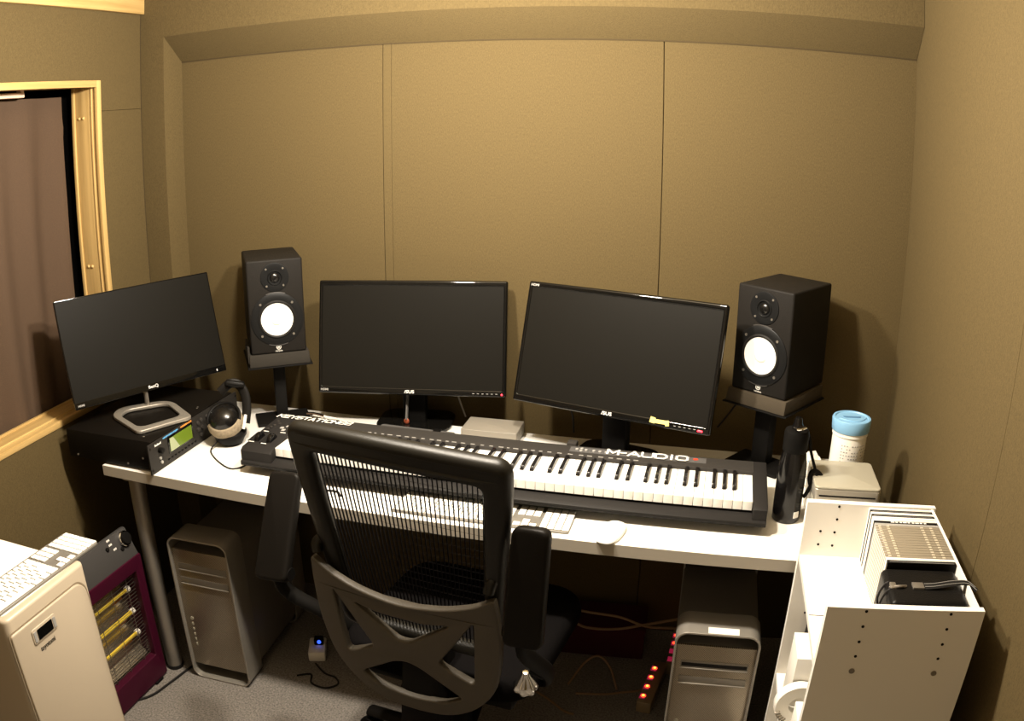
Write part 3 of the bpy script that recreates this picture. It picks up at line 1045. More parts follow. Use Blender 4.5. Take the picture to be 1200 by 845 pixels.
# ================================================================== MIDI KEYBOARD
KZ = 0.7967
kbY = -0.0342
mk = thing('midi_keyboard', 'long charcoal 88-key keyboard lying across the desk', 'music keyboard', (0.4671, -1.6688, DZ), kbY)
kt = KZ - DZ                 # key top above the desk
KW = 1.222
XA, XB_ = -KW - 0.098, 0.036
g = G()
g.prism([(0.012, 0.008), (0.215, 0.008), (0.215, kt - 0.012), (0.14, kt - 0.030), (0.002, kt - 0.030), (-0.020, kt - 0.034), (-0.030, kt - 0.040), (-0.030, kt - 0.050), (0.006, kt - 0.056)], XB_ - XA,
        Matrix.Translation((XA, 0, 0)) @ Matrix(((0, 0, 1, 0), (1, 0, 0, 0), (0, 1, 0, 0), (0, 0, 0, 1))), bevel=0.002)
case = g.build('case', M['kb_case'], mk)
G().box((XB_ - XA - 0.012, 0.190, 0.009), ((XA + XB_) / 2, 0.115, 0.0045), bevel=0.003).build('underside', M['kb_base'], mk)
g = G()
g.tube([(XA + 0.004, -0.0285, kt - 0.0455), (XB_ - 0.004, -0.0285, kt - 0.0455)], 0.0022, smooth=0)
g.build('front_groove', M['kb_base'], case)
# end cheeks
for a, b, nm in ((XA, -KW - 0.0012, 'left'), (0.0012, XB_, 'right')):
    g = G()
    g.prism([(-0.024, kt - 0.036), (0.215, kt - 0.02), (0.215, kt + 0.010), (0.15, kt + 0.008), (-0.012, kt - 0.002), (-0.024, kt - 0.010)], b - a,
            Matrix.Translation((a, 0, 0)) @ Matrix(((0, 0, 1, 0), (1, 0, 0, 0), (0, 1, 0, 0), (0, 0, 0, 1))), bevel=0.003)
    g.build('end_cheek', M['kb_case'], mk)
g = G()
g.prism([(0.150, kt - 0.03), (0.215, kt - 0.03), (0.215, kt + 0.010), (0.212, kt + 0.011), (0.152, kt + 0.009), (0.150, kt + 0.006)], KW + 0.004,
        Matrix.Translation((-KW - 0.002, 0, 0)) @ Matrix(((0, 0, 1, 0), (1, 0, 0, 0), (0, 1, 0, 0), (0, 0, 0, 1))))
pan = g.build('top_panel', M['kb_panel'], mk)
FLAT_ = Matrix.Translation((0, 0, kt + 0.0106)) @ Matrix.Rotation(R(1.6), 4, 'X')


def onpanel(x, y):
    return Matrix.Translation((x, y, kt + 0.0120 + 0.0333 * (y - 0.152))) @ Matrix.Rotation(R(1.9), 4, 'X')


g = G()
xe = stroke_word(g, 'KEYSTATION', onpanel(-1.318, 0.184), 0.0185, 0.0205, 0.0162, 0.0040, 0.25)
g.build('lettering', M['white_ink'], pan)
g = G()
stroke_word(g, '88', onpanel(-1.318 + xe, 0.184), 0.0185, 0.0205, 0.0165, 0.0026, 0.25)
g.build('lettering', M['white_ink'], pan)
g = G()
stroke_word(g, 'M-AUDIO', onpanel(-0.372, 0.178), 0.025, 0.0345, 0.0278, 0.0060)
g.build('lettering', M['white_ink'], pan)
G().box((0.012, 0.010, 0.001), (-0.147, 0.196, kt + 0.0108), (0, 0, R(20))).build('red_mark', M['red'], pan)
g = G()
rng = random.Random(3)
x = -1.06
while x < -0.30:
    L_ = rng.uniform(0.006, 0.014)
    g.box((L_, 0.0035, 0.0008), (x + L_ / 2, 0.158, kt + 0.0098))
    x += L_ + rng.uniform(0.008, 0.016)
g.build('small_print', M['grey_ink'], pan)
G().box((0.35, 0.030, 0.0008), (-0.295, 0.191, kt + 0.0104), (R(1.9), 0, 0)).build('control_strip', mat('strip_grey', (0.085, 0.082, 0.08), 0.35), pan)
g = G()
for x, y in ((-0.452, 0.190), (-0.440, 0.197), (-0.440, 0.183), (-0.428, 0.190), (-0.408, 0.189), (-0.392, 0.188), (-0.376, 0.187)):
    g.cyl(0.0042, 0.004, (x, y, kt + 0.0115), seg=16, bevel=0.0008)
build_each(g, 'button', M['grey_ink'], pan)
# left cheek controls: pitch and modulation wheels, arrows, volume knob
g = G()
for x in (-1.296, -1.257):
    g.cyl(0.021, 0.013, (x, 0.045, kt - 0.002), (0, PI / 2, 0), seg=28, bevel=0.002)
build_each(g, 'wheel', M['bottle'], mk)
g = G()
for x in (-1.296, -1.257):
    g.box((0.017, 0.055, 0.001), (x - 0.016, 0.045, kt + 0.0036), (R(3.2), 0, 0))
build_each(g, 'wheel_slot', M['dark_gap'], mk)
g = G()
for x, y in ((-1.265, 0.118), (-1.253, 0.132), (-1.253, 0.104), (-1.241, 0.118)):
    g.box((0.010, 0.012, 0.003), (x, y, kt + 0.0085), bevel=0.001)
build_each(g, 'arrow_button', M['grey_ink'], mk)
g = G()
for i, (x, y) in enumerate(((-1.300, 0.100), (-1.298, 0.115), (-1.296, 0.130), (-1.288, 0.145), (-1.30, 0.160))):
    g.cyl(0.0045, 0.005, (x, y, kt + 0.008), seg=14, bevel=0.001)
build_each(g, 'small_knob', M['kb_panel'], mk)
g = G()
for x, y in ((-1.306, 0.016), (-1.266, 0.014), (-1.300, 0.088), (-1.248, 0.092), (-1.235, 0.138)):
    g.box((0.016, 0.0035, 0.0008), (x, y, kt + 0.0012 + 0.05 * (y - 0.0)))
g.build('small_print', M['white_ink'], mk)
# 88 keys
PW = KW / 52
kg = G()
kg.prism([(0.0, -0.023), (0.0, -0.001), (0.001, 0.0), (0.150, 0.0), (0.150, -0.012), (0.02, -0.023)], PW - 0.0011,
         Matrix(((0, 0, 1, 0), (1, 0, 0, 0), (0, 1, 0, 0), (0, 0, 0, 1))), bevel=0.0004)
wk0 = kg.build('white_key', M['key_w'], mk)
bg = G()
t = bmesh.new()
lo = [t.verts.new(p) for p in ((-0.0052, 0.052, 0.0002), (0.0052, 0.052, 0.0002), (0.0052, 0.150, 0.0002), (-0.0052, 0.150, 0.0002))]
hi = [t.verts.new(p) for p in ((-0.0043, 0.060, 0.0105), (0.0043, 0.060, 0.0105), (0.0043, 0.150, 0.0105), (-0.0043, 0.150, 0.0105))]
t.faces.new(lo[::-1]); t.faces.new(hi)
for i in range(4):
    t.faces.new((lo[i], lo[(i + 1) % 4], hi[(i + 1) % 4], hi[i]))
bmesh.ops.bevel(t, geom=t.edges[:], offset=0.0009, segments=2, profile=0.5, affect='EDGES')
bg._merge(t, Matrix())
bk0 = bg.build('black_key', M['key_b'], mk)
first_b = True
for i in range(52):
    loc = (-KW + i * PW + 0.0005, 0, kt)
    if i == 0:
        wk0.location = loc
    else:
        dup(wk0, mk, loc)
    note = 'ABCDEFG'[i % 7]
    if note in 'ACDFG' and i < 51:
        off = {'A': 0.0012, 'C': -0.0016, 'D': 0.0016, 'F': -0.002, 'G': 0.0}[note]
        loc = (-KW + (i + 1) * PW + off, 0, kt)
        if first_b:
            bk0.location = loc
            first_b = False
        else:
            dup(bk0, mk, loc)


# ================================================================== WHITE COMPUTER KEYBOARDS
def white_keyboard(label, loc, rotz):
    o = thing('computer_keyboard', label, 'keyboard', loc, rotz, 'white computer keyboards')
    W, D = 0.430, 0.114
    G().prism(rrect(-W / 2, -D / 2, W / 2, D / 2, 0.006), 0.0065, bevel=0.0015).build('base', M['kb_base_grey'], o)
    k = G()
    P = 0.019
    x0 = -W / 2 + 0.004
    yt = D / 2 - 0.008
    rows = [[1] * 19, [1] * 13 + [1.5], [1.5] + [1] * 12 + [1], [1.8] + [1] * 11 + [1.7], [2.3] + [1] * 10 + [2.2], [1.2, 1, 1.2, 5.6, 1.2, 1.1, 1.2]]
    y = yt
    for ri, row in enumerate(rows):
        hgt = 0.0105 if ri == 0 else 0.0158
        x = x0
        row_ = row if ri == 0 else row
        wsum = sum(row)
        scale = (15.05 * P) / wsum if ri else P * 15.05 / 15
        items = row[:15] if ri == 0 else row
        for wd in items:
            ww = wd * (scale if ri else P * 15.05 / 15)
            k.box((ww - 0.0028, hgt - 0.0002, 0.003), (x + ww / 2, y - hgt / 2, 0.0078), bevel=0.0008, seg=1)
            x += ww
        # navigation block and numeric pad
        nx = x0 + 15.05 * P + 0.006
        nav = {0: 3, 1: 3, 2: 3, 4: [1], 5: 3}.get(ri, 0)
        if nav:
            for q in (nav if isinstance(nav, list) else range(3)):
                k.box((P - 0.0028, hgt - 0.0002, 0.003), (nx + P * q + P / 2, y - hgt / 2, 0.0078), bevel=0.0008, seg=1)
        px = nx + 3 * P + 0.006
        for q in range(4):
            if q == 3 and ri == 5:
                continue
            hh = hgt
            yy = y
            if q == 3 and ri == 4:
                hh = hgt * 2 + 0.0028
            k.box((P * 0.93 - 0.0022, hh - 0.0002, 0.003), (px + P * 0.93 * q + P / 2, yy - hh / 2, 0.0078), bevel=0.0008, seg=1)
        y -= hgt + 0.0024
    k.build('keys', M['apple_white'], o)
    return o


white_keyboard('white computer keyboard on the desk behind the chair back', (-0.163, -1.700, DZ), -0.03)
ms = thing('computer_mouse', 'white low mouse on the desk by the front edge', 'mouse', (0.146, -1.742, DZ), R(-14))
g = G()
t = bmesh.new()
bmesh.ops.create_uvsphere(t, u_segments=36, v_segments=18, radius=1.0)
for v in t.verts:
    x, y, z = v.co
    e = 0.75
    sx = math.copysign(abs(x) ** e, x); sy = math.copysign(abs(y) ** e, y)
    v.co = (sx * 0.0287, sy * 0.0565, max(z, -0.55) * 0.013 * (1.0 if z > 0 else 0.6) + 0.0045)
g._merge(t, Matrix())
g.build('shell', M['apple_white'], ms, sharp=70)
G().prism([(0.024 * math.cos(2 * PI * i / 28), 0.050 * math.sin(2 * PI * i / 28)) for i in range(28)], 0.002).build('underside', M['alu'], ms)

# ================================================================== BOTTLE, BOXES, WIPES
bt = thing('thermos_bottle', 'gloss black thermos bottle at the end of the long keyboard', 'bottle', (0.560, -1.592, DZ), R(10))
G().lathe([(0.0, 0.0), (0.032, 0.0), (0.0345, 0.004), (0.0350, 0.02), (0.0352, 0.12), (0.0340, 0.150), (0.0300, 0.172), (0.0285, 0.180), (0.0, 0.180)]).build('body', M['bottle'], bt)
lid = G().lathe([(0.0290, 0.180), (0.0305, 0.182), (0.0305, 0.224), (0.0280, 0.232), (0.012, 0.234), (0.0, 0.234)]).build('lid', M['black'], bt)
G().lathe([(0.013, 0.233), (0.013, 0.244), (0.010, 0.249), (0.010, 0.256), (0.0075, 0.262), (0.0, 0.263)]).build('spout_cap', M['bottle'], lid)
g = G()
g.tube([(0.011, -0.006, 0.240), (0.014, -0.022, 0.244), (-0.006, -0.028, 0.242), (-0.012, -0.01, 0.240)], 0.0025, smooth=6)
g.build('carry_loop', M['chrome'], lid)
G().box((0.016, 0.002, 0.016), (0.016, -0.0313, 0.024), (0, 0, R(27)), bevel=0.0006).build('label', M['label'], bt)
g = G()
g.tube([(0.028, 0.006, 0.222), (0.036, 0.004, 0.205), (0.042, 0.0, 0.175), (0.054, -0.006, 0.140), (0.062, -0.010, 0.118)], 0.0038, seg=10)
g.tube([(0.066 + 0.017 * math.cos(q) - 0.010 * math.sin(q), -0.006, 0.098 + 0.030 * math.sin(q)) for q in [2 * PI * i / 12 for i in range(12)]], 0.0062, seg=10, closed=True, smooth=4)
g.tube([(0.052, -0.012, 0.100), (0.042, -0.010, 0.072), (0.038, -0.004, 0.060)], 0.005, seg=10)
g.build('strap', M['leather'], bt)

for i in range(3):
    z = DZ + 0.0395 * i
    o = thing('disc_drive_box', ['pale square drive box at the bottom of the stack behind the bookcase',
                                 'pale square drive box in the middle of the stack behind the bookcase',
                                 'pale square drive box topmost on the stack behind the bookcase'][i], 'drive box', (0.695, -1.573, z), -0.01, 'stacked pale drive boxes')
    G().prism(rrect(-0.082, -0.082, 0.082, 0.082, 0.010), 0.030, Matrix.Translation((0, 0, 0.002)), bevel=0.002).build('shell', M['mini_side'], o)
    G().prism(rrect(-0.082, -0.082, 0.082, 0.082, 0.012), 0.007, Matrix.Translation((0, 0, 0.032)), bevel=0.003).build('lid', M['mini_top'], o)
    G().box((0.14, 0.001, 0.004), (0, -0.0822, 0.016)).build('slot', M['dark_gap'], o)
    G().prism(rrect(-0.07, -0.07, 0.07, 0.07, 0.01), 0.002).build('foot', M['rubber'], o)

wp = thing('wipes_tub', 'white wipes tub with light blue lid in the desk corner', 'wipes tub', (0.727, -1.415, DZ), R(4))
G().lathe([(0.0, 0.0), (0.044, 0.0), (0.046, 0.003), (0.046, 0.150), (0.0455, 0.164), (0.048, 0.166), (0.048, 0.176), (0.0, 0.176)]).build('body', M['canister'], wp)
lid = G().lathe([(0.0495, 0.176), (0.0505, 0.178), (0.0525, 0.205), (0.0505, 0.2092), (0.045, 0.2095), (0.0430, 0.207), (0.0, 0.207)]).build('lid', M['lid_blue'], wp)
g = G()
g.prism(rloop([(-0.026, 0.006), (0.026, 0.006), (0.020, -0.004), (-0.020, -0.004)], 0.004), 0.0012, Matrix.Translation((0.002, 0.004, 0.2068)))
g.build('opening', mat('blue_shade', (0.08, 0.19, 0.33), 0.5), lid)
g = G().tube([(-0.036, -0.006, 0.2072), (-0.018, -0.022, 0.2076), (0.004, -0.028, 0.2076), (0.024, -0.020, 0.2076), (0.040, 0.002, 0.2072)], 0.0018)
g.build('thumb_tab', M['lid_blue'], lid)
g = G()
for a in range(-60, 40, 9):
    for j in range(9):
        if random.random() < 0.75:
            aa = R(a - 90 + 24)
            g.box((0.0048 * random.uniform(0.5, 1), 0.0006, 0.003), (0.0462 * math.cos(aa), 0.0462 * math.sin(aa), 0.145 - 0.0085 * j), (0, 0, aa + PI / 2))
g.build('small_print', M['grey_ink'], wp)
bag = thing('plastic_bag', 'crumpled clear plastic bag between the bottle and the wipes tub', 'bag', (0.647, -1.372, DZ), 0.0)
g = G()
t = bmesh.new()
bmesh.ops.create_icosphere(t, subdivisions=3, radius=1.0)
rng = random.Random(5)
for v in t.verts:
    k = 0.78 + 0.35 * rng.random()
    v.co = (v.co.x * 0.034 * k, v.co.y * 0.045 * k, max(v.co.z, -0.7) * 0.05 * k + 0.036)
g._merge(t, Matrix())
g.build('film', M['bag'], bag, sharp=20)
g = G().tube([(-0.02, -0.03, 0.075), (0.0, -0.036, 0.07), (0.018, -0.03, 0.066)], 0.002)
g.build('blue_print', M['lid_blue'], bag)

# ================================================================== THINGS BEHIND THE KEYBOARD
ob = thing('drive_enclosure', 'flat pale grey box behind the long keyboard', 'drive box', (-0.258, -1.226, DZ), -0.01)
G().prism(rrect(-0.082, -0.052, 0.082, 0.052, 0.004), 0.038, Matrix.Translation((0, 0, 0.002)), bevel=0.0015).build('shell', mat('pale_grey_box', (0.22, 0.20, 0.165), 0.45), ob)
G().prism(rrect(-0.07, -0.042, 0.07, 0.042, 0.004), 0.002).build('foot', M['rubber'], ob)
tab = thing('fabric_case', 'flat grey padded case with a black band, below the middle monitor', 'case', (-0.475, -1.292, DZ), -0.06)
G().prism(rrect(-0.118, -0.030, 0.118, 0.030, 0.010), 0.026, bevel=0.007).build('cover', mat('grey_case_fabric', (0.075, 0.072, 0.068), 0.8), tab)
G().box((0.024, 0.064, 0.029), (0.062, 0, 0.0145), bevel=0.003).build('band', M['leather'], tab)
for lab, pts, m in (('short grey cable end hanging under the middle monitor with an orange tip', [(-0.532, -1.196, 0.835), (-0.530, -1.206, 0.81), (-0.528, -1.216, 0.785)], 'grey_case'),):
    o = thing('cable_tag', lab, 'cable', (-0.530, -1.206, 0.735), 0)
    G().tube([(0, 0.03, 0.115), (0, 0.015, 0.07), (0, 0.0, 0.012)], 0.0, flat=(0.010, 0.003), seg=10).build('strap', mat('grey_strap', (0.16, 0.15, 0.14), 0.6), o)
    G().ball(0.009, (0, -0.001, 0.006), (1, 0.5, 1.1), seg=14).build('tip', mat('orange_tip', (0.22, 0.05, 0.02), 0.5), o)
for k, (lab, pts) in enumerate((('thin grey cable hanging down behind the middle monitor', [(-0.41, -1.115, 0.88), (-0.395, -1.110, 0.80), (-0.372, -1.112, 0.735)]),
                                ('thin black cable hanging behind the stickered monitor', [(-0.06, -1.20, 0.86), (-0.035, -1.18, 0.80), (-0.03, -1.165, 0.735)]),
                                ('black cable looping down behind the speaker near the bottle', [(0.46, -1.15, 0.90), (0.43, -1.12, 0.83), (0.39, -1.10, 0.76)]))):
    c = G().tube(pts, 0.003, smooth=8).build('cable', M['cable_black'] if k else M['steel'])
    tag(c, lab, 'cable')
o = thing('cable_plug', 'small silver cable plug behind the lettering end of the long keyboard', 'plug', (-0.835, -1.21, DZ), R(-8))
G().tube([(-0.03, 0, 0.012), (0.0, 0.002, 0.014), (0.035, 0, 0.012)], 0.006, smooth=4).build('sleeve', M['chrome'], o)
G().tube([(0.035, 0, 0.012), (0.08, 0.01, 0.006), (0.14, 0.0, 0.004)], 0.003).build('cord', M['cable_white'], o)
o = thing('desk_clip', 'small grey clip standing behind the keyboard below the stickered monitor', 'clip', (0.0, -1.395, DZ), R(-5))
G().box((0.026, 0.030, 0.08), (0, 0, 0.04), bevel=0.003).build('body', M['kb_panel'], o)
# small black adaptor on the desk, seen through the chair mesh
o = thing('cable_adaptor', 'small black adaptor on the desk seen through the chair mesh', 'adaptor', (-0.68, -1.665, DZ), R(-12))
G().box((0.075, 0.040, 0.018), (0, 0, 0.009), bevel=0.005).build('body', M['black'], o)
G().tube([(0.037, 0, 0.008), (0.09, -0.004, 0.004), (0.13, 0.004, 0.004), (0.155, -0.012, 0.004)], 0.0028).build('cord', M['cable_black'], o)


# ================================================================== TOWER COMPUTERS
def tower(label, loc, yaw, front_label):
    o = thing('tower_computer', label, 'computer', loc, yaw, 'aluminium tower computers')
    W, H, D = 0.206, 0.511, 0.475
    YZ = lambda y: front(0, y, 0)
    body = G().span((-W / 2 + 0.0015, 0.022, 0.046), (W / 2 - 0.0015, D - 0.02, H - 0.046), bevel=0.004)
    body.build('body', M['alu_side'], o)
    pn = G().span((-W / 2 + 0.004, 0.014, 0.046), (W / 2 - 0.004, 0.022, H - 0.046), bevel=0.001).build('front_panel', M['alu_perf'], o)
    for y0, nm in ((0.0, 'front_handle'), (D - 0.095, 'rear_handle')):
        G().plate([rrect(-W / 2, 0, W / 2, H, 0.032, 8), rrect(-W / 2 + 0.0055, 0.0055, W / 2 - 0.0055, H - 0.0055, 0.027, 8)], 0.095,
                  front(0, y0 + 0.0475, 0), bevel=0.0012).build(nm, M['alu'], o)
    for z in (0.408, 0.360):
        s = G().span((-0.083, 0.0125, z - 0.010), (0.083, 0.0142, z + 0.012), bevel=0.0008).build('drive_door', M['alu_side'], pn)
        G().box((0.166, 0.004, 0.0035), (0, 0.0115, z - 0.0105), bevel=0.001).build('lip', M['alu'], s)
        if front_label and z > 0.4:
            G().box((0.160, 0.0012, 0.010), (0, 0.0119, z + 0.0005)).build('tray_gap', M['dark_gap'], s)
    g = G()
    for k in range(5):
        g.box((0.006, 0.0015, 0.011), (-0.074, 0.0132, 0.125 + 0.019 * k), bevel=0.0006)
    g.cyl(0.006, 0.0015, (-0.073, 0.0132, 0.222), (PI / 2, 0, 0), seg=18)
    build_each(g, 'port', M['mini_top'], pn)
    if front_label:
        G().box((0.074, 0.026, 0.0006), (0.010, 0.016, H + 0.0004)).build('paper_label', M['label'], o)
    return o


tower('silver tower computer on the floor beside the desk leg', (-1.012, -1.712, 0), 0.035, False)
tower('silver tower computer with a white label, near the bookcase', (0.4223, -1.8074, 0), -0.0155, True)

# ================================================================== HEATER
ht = thing('electric_heater', 'maroon electric heater with yellow tubes behind the cream appliance', 'heater', (-1.21, -1.92, 0), R(88))
# local: x along the width, -y is the front, faces the room's right
W, H, D = 0.36, 0.452, 0.13
OX0, OX1, OZ0, OZ1 = -W / 2 + 0.035, W / 2 - 0.035, 0.098, 0.405
G().plate([rrect(-W / 2, 0.008, W / 2, H, 0.008), rrect(OX0, OZ0, OX1, OZ1, 0.004)], 0.03, front(0, 0.015, 0), bevel=0.003).build('front_frame', M['maroon'], ht)
g = G()
g.span((-W / 2 + 0.004, 0.03, 0.010), (W / 2 - 0.004, D, 0.085), bevel=0.004)
g.span((-W / 2 + 0.004, 0.03, 0.412), (W / 2 - 0.004, D, H - 0.002), bevel=0.004)
g.span((-W / 2 + 0.004, 0.03, 0.08), (OX0 - 0.002, D, 0.42))
g.span((OX1 + 0.002, 0.03, 0.08), (W / 2 - 0.004, D, 0.42))
g.span((OX0 - 0.004, D - 0.012, 0.08), (OX1 + 0.004, D, 0.42))
g.build('housing', M['maroon'], ht)
G().prism([(0.032, 0.10), (0.060, 0.125), (0.070, 0.25), (0.060, 0.38), (0.032, 0.404), (0.036, 0.408), (0.108, 0.406), (0.110, 0.09), (0.036, 0.095)], OX1 - OX0 - 0.002,
          Matrix.Translation((OX0 + 0.001, 0, 0)) @ Matrix(((0, 0, 1, 0), (1, 0, 0, 0), (0, 1, 0, 0), (0, 0, 0, 1)))).build('reflector', M['reflector'], ht)
for z in (0.342, 0.263, 0.186):
    tb = G().cyl(0.0065, OX1 - OX0 - 0.05, (0, 0.040, z), (0, PI / 2, 0), seg=18).build('quartz_tube', M['quartz'], ht)
    for x in (OX0 + 0.018, OX1 - 0.018):
        G().cyl(0.010, 0.016, (x, 0.040, z), (0, PI / 2, 0), seg=18, bevel=0.002).build('end_cap', M['ceramic'], tb)
    G().box((0.045, 0.002, 0.006), (OX1 - 0.06, 0.052, z - 0.022)).build('bracket', M['copper'], tb)
g = G()
for i in range(26):
    z = OZ0 + 0.008 + i * (OZ1 - OZ0 - 0.014) / 25
    g.cyl(0.0009, OX1 - OX0, (0, 0.020, z), (0, PI / 2, 0), seg=6)
for k in range(4):
    x = OX0 + (k + 0.5) * (OX1 - OX0) / 4
    g.cyl(0.0013, OZ1 - OZ0, (x, 0.0185, (OZ0 + OZ1) / 2), seg=6)
g.build('grille', M['wire'], ht)
g = G()
for k in range(30):
    g.box((0.0035, 0.0015, 0.012), (OX0 + 0.006 + k * (OX1 - OX0 - 0.012) / 29, 0.0290, OZ1 - 0.012))
g.build('louvre', M['dark_gap'], ht)
# sloping control panel with dial
PXZ = Matrix(((0, 0, 1, 0), (1, 0, 0, 0), (0, 1, 0, 0), (0, 0, 0, 1)))
tp = G().prism([(0.004, H - 0.004), (0.003, H), (0.0385, H + 0.078), (0.046, H + 0.080), (0.060, H + 0.074), (0.130, H + 0.020), (0.130, H - 0.004)], W - 0.008,
               Matrix.Translation((-W / 2 + 0.004, 0, 0)) @ PXZ, bevel=0.004).build('control_panel', M['heater_top'], ht)


def SLM(x, t_, h=0.0):
    return Matrix.Translation((x, 0.0035 + t_ * 0.4104, H + t_ * 0.9119)) @ Matrix.Rotation(R(65.8), 4, 'X') @ Matrix.Translation((0, 0, h))


g = G()
g.lathe([(0.0, 0.020), (0.017, 0.019), (0.0195, 0.016), (0.0205, 0.0)])
for v in g.bm.verts:
    v.co = SLM(0.148, 0.060) @ v.co
dl = g.build('dial', M['black'], tp)
g = G()
g.lathe([(0.0205, 0.0), (0.0235, 0.002), (0.0235, 0.010), (0.0215, 0.012), (0.0203, 0.008)])
for v in g.bm.verts:
    v.co = SLM(0.148, 0.060) @ v.co
g.build('dial_rim', M['chrome'], dl)
g = G()
for x, t_ in ((0.084, 0.082), (0.085, 0.068), (0.094, 0.050)):
    for q in range(3):
        t = bmesh.new()
        bmesh.ops.create_cube(t, size=1.0)
        bmesh.ops.scale(t, vec=(0.0032, 0.0055, 0.0006), verts=t.verts)
        g._merge(t, SLM(x + 0.0048 * q, t_, 0.0004))
g.build('small_print', M['white_ink'], tp)
g = G()
for x, t_ in ((0.070, 0.062), (0.124, 0.038)):
    g.cyl(0.0062, 0.006, SLM(x, t_, 0.002).translation, (R(65.8), 0, 0), seg=18, bevel=0.001)
build_each(g, 'button', M['black'], tp)
g = G()
for x in (-0.13, 0.13):
    g.span((x - 0.02, -0.004, 0), (x + 0.02, D + 0.006, 0.010), bevel=0.003)
build_each(g, 'foot', M['black'], ht)
c = G().tube([(-1.30, -1.99, 0.02), (-1.245, -1.93, 0.0045), (-1.19, -1.87, 0.0045), (-1.168, -1.79, 0.0045), (-1.15, -1.70, 0.0045), (-1.13, -1.60, 0.0045), (-1.15, -1.45, 0.0045)], 0.004, smooth=8).build('power_cord', M['cable_black'], ht, (Matrix.Translation((-1.21, -1.92, 0)) @ Matrix.Rotation(R(88), 4, 'Z')).inverted())
g = G()
for k in range(3):
    g.tube([(-1.160 + 0.003 * k + 0.024 * math.cos(a), -1.60 + 0.01 * k, 0.115 + 0.075 * math.sin(a)) for a in [2 * PI * i / 14 for i in range(14)]], 0.003, closed=True, smooth=3)
g.tube([(-1.165, -1.60, 0.04), (-1.16, -1.56, 0.004), (-1.1, -1.4, 0.004)], 0.003)
tag(g.build('coiled_cable', M['cable_tan']), 'coiled tan cable between desk leg and silver tower', 'cable')

# ================================================================== CREAM APPLIANCE
AX, AY0, AY1, AH = -0.952, -2.512, -2.231, 0.735
ap = thing('portable_appliance', 'tall cream appliance with a small display and a keyboard on top', 'appliance', (AX, (AY0 + AY1) / 2, 0), R(90))
# local: x along +Y, -y is the front (room's +X)
W, D = AY1 - AY0, 0.30
G().prism(rrect(-W / 2, 0.0, W / 2, D, 0.018), AH - 0.004, Matrix.Translation((0, 0, 0.004)), bevel=0.008).build('body', M['cream'], ap)
pout = rloop([(-W / 2 + 0.004, 0.03), (W / 2 - 0.016, 0.03), (W / 2 - 0.014, 0.60), (W / 2 - 0.018, 0.675), (W / 2 - 0.040, 0.700), (0.060, 0.700), (-W / 2 + 0.004, 0.700)], [0.01, 0.01, 0.03, 0.03, 0.02, 0.01, 0.008], 6)
G().prism(pout, 0.005, front(0, 0.0006, 0), bevel=0.0035).build('front_panel', M['cream'], ap)
G().prism([(p[0] * 1.03, p[1] * 1.003 + 0.002) for p in pout], 0.0012, front(0, 0.0004, 0)).build('contour_groove', M['cream_side'], ap)  # shade of the groove painted as a darker cream edge
db = G().prism(rrect(-0.080, 0.643, 0.001, 0.680, 0.006), 0.0025, front(0, -0.0042, 0), bevel=0.001).build('display_frame', M['cream'], ap)
G().prism(rrect(-0.064, 0.649, -0.014, 0.674, 0.001), 0.001, front(0, -0.0072, 0)).build('display', M['gloss'], db)
g = G()
for x in (-0.072, -0.0065):
    g.box((0.008, 0.001, 0.025), (x, -0.0075, 0.661))
build_each(g, 'button_column', M['grey_ink'], db)
G().text('toyotomi', 0.0165, front(-0.066, -0.0050, 0.620), 0.0002, 0.82).build('lettering', M['kb_panel'], ap)
g = G()
for i in range(6):
    g.box((0.010 if i % 2 else 0.018, 0.004, 0.0006), (0.02 + 0.014 * (i % 3), 0.215 + 0.012 * (i // 3), AH + 0.0013))
g.build('small_print', M['grey_ink'], ap)
G().box((0.008, 0.006, 0.0008), (0.004, 0.222, AH + 0.0014)).build('orange_button', M['orange_ink'], ap)
G().prism(rrect(-W / 2 + 0.008, 0.02, W / 2 - 0.008, 0.288, 0.02), 0.0015, Matrix.Translation((0, 0, AH - 0.0005))).build('top_panel', M['apple_white'], ap)  # whiter than the body: overexposed lamp light put into the top's colour
kx, ky = -1.058, -2.357
kb2 = white_keyboard('white computer keyboard lying on top of the cream appliance', (-1.030, -2.368, AH + 0.0012), R(88.5))

# ================================================================== CHAIR
CA = -0.16
ch = thing('office_chair', 'black mesh office chair with raised armrests pushed to the desk', 'office chair', (-0.195, -1.838, 0), CA)
RB = Matrix.Translation((0.002, -0.203, 0.696)) @ Matrix.Rotation(0.2, 4, 'X') @ FRONT @ Matrix.Rotation(R(-1.1), 4, 'Z')     # drawing plane of the backrest
# outline around the mesh (traced in the plane of the back)
outer = [(-0.232, 0.352), (-0.228, 0.386), (0.228, 0.386), (0.238, 0.350), (0.196, 0.09), (0.188, -0.03), (0.176, -0.14), (-0.176, -0.14), (-0.188, -0.03), (-0.200, 0.09)]
outer = [(-0.234, 0.30), (-0.238, 0.384), (0.238, 0.384), (0.234, 0.30), (0.210, 0.10), (0.188, -0.14), (-0.192, -0.14), (-0.214, 0.10)]
inner = [(-0.180, 0.27), (-0.182, 0.324), (0.182, 0.324), (0.180, 0.27), (0.167, 0.08), (0.155, -0.11), (-0.155, -0.11), (-0.167, 0.08)]
bf = G().plate([rloop(outer, [0.12, 0.05, 0.05, 0.12, 0.1, 0.04, 0.04, 0.1], 8), rloop(inner, [0.06, 0.016, 0.016, 0.06, 0.06, 0.03, 0.03, 0.06], 6)], 0.040, RB, bevel=0.017)
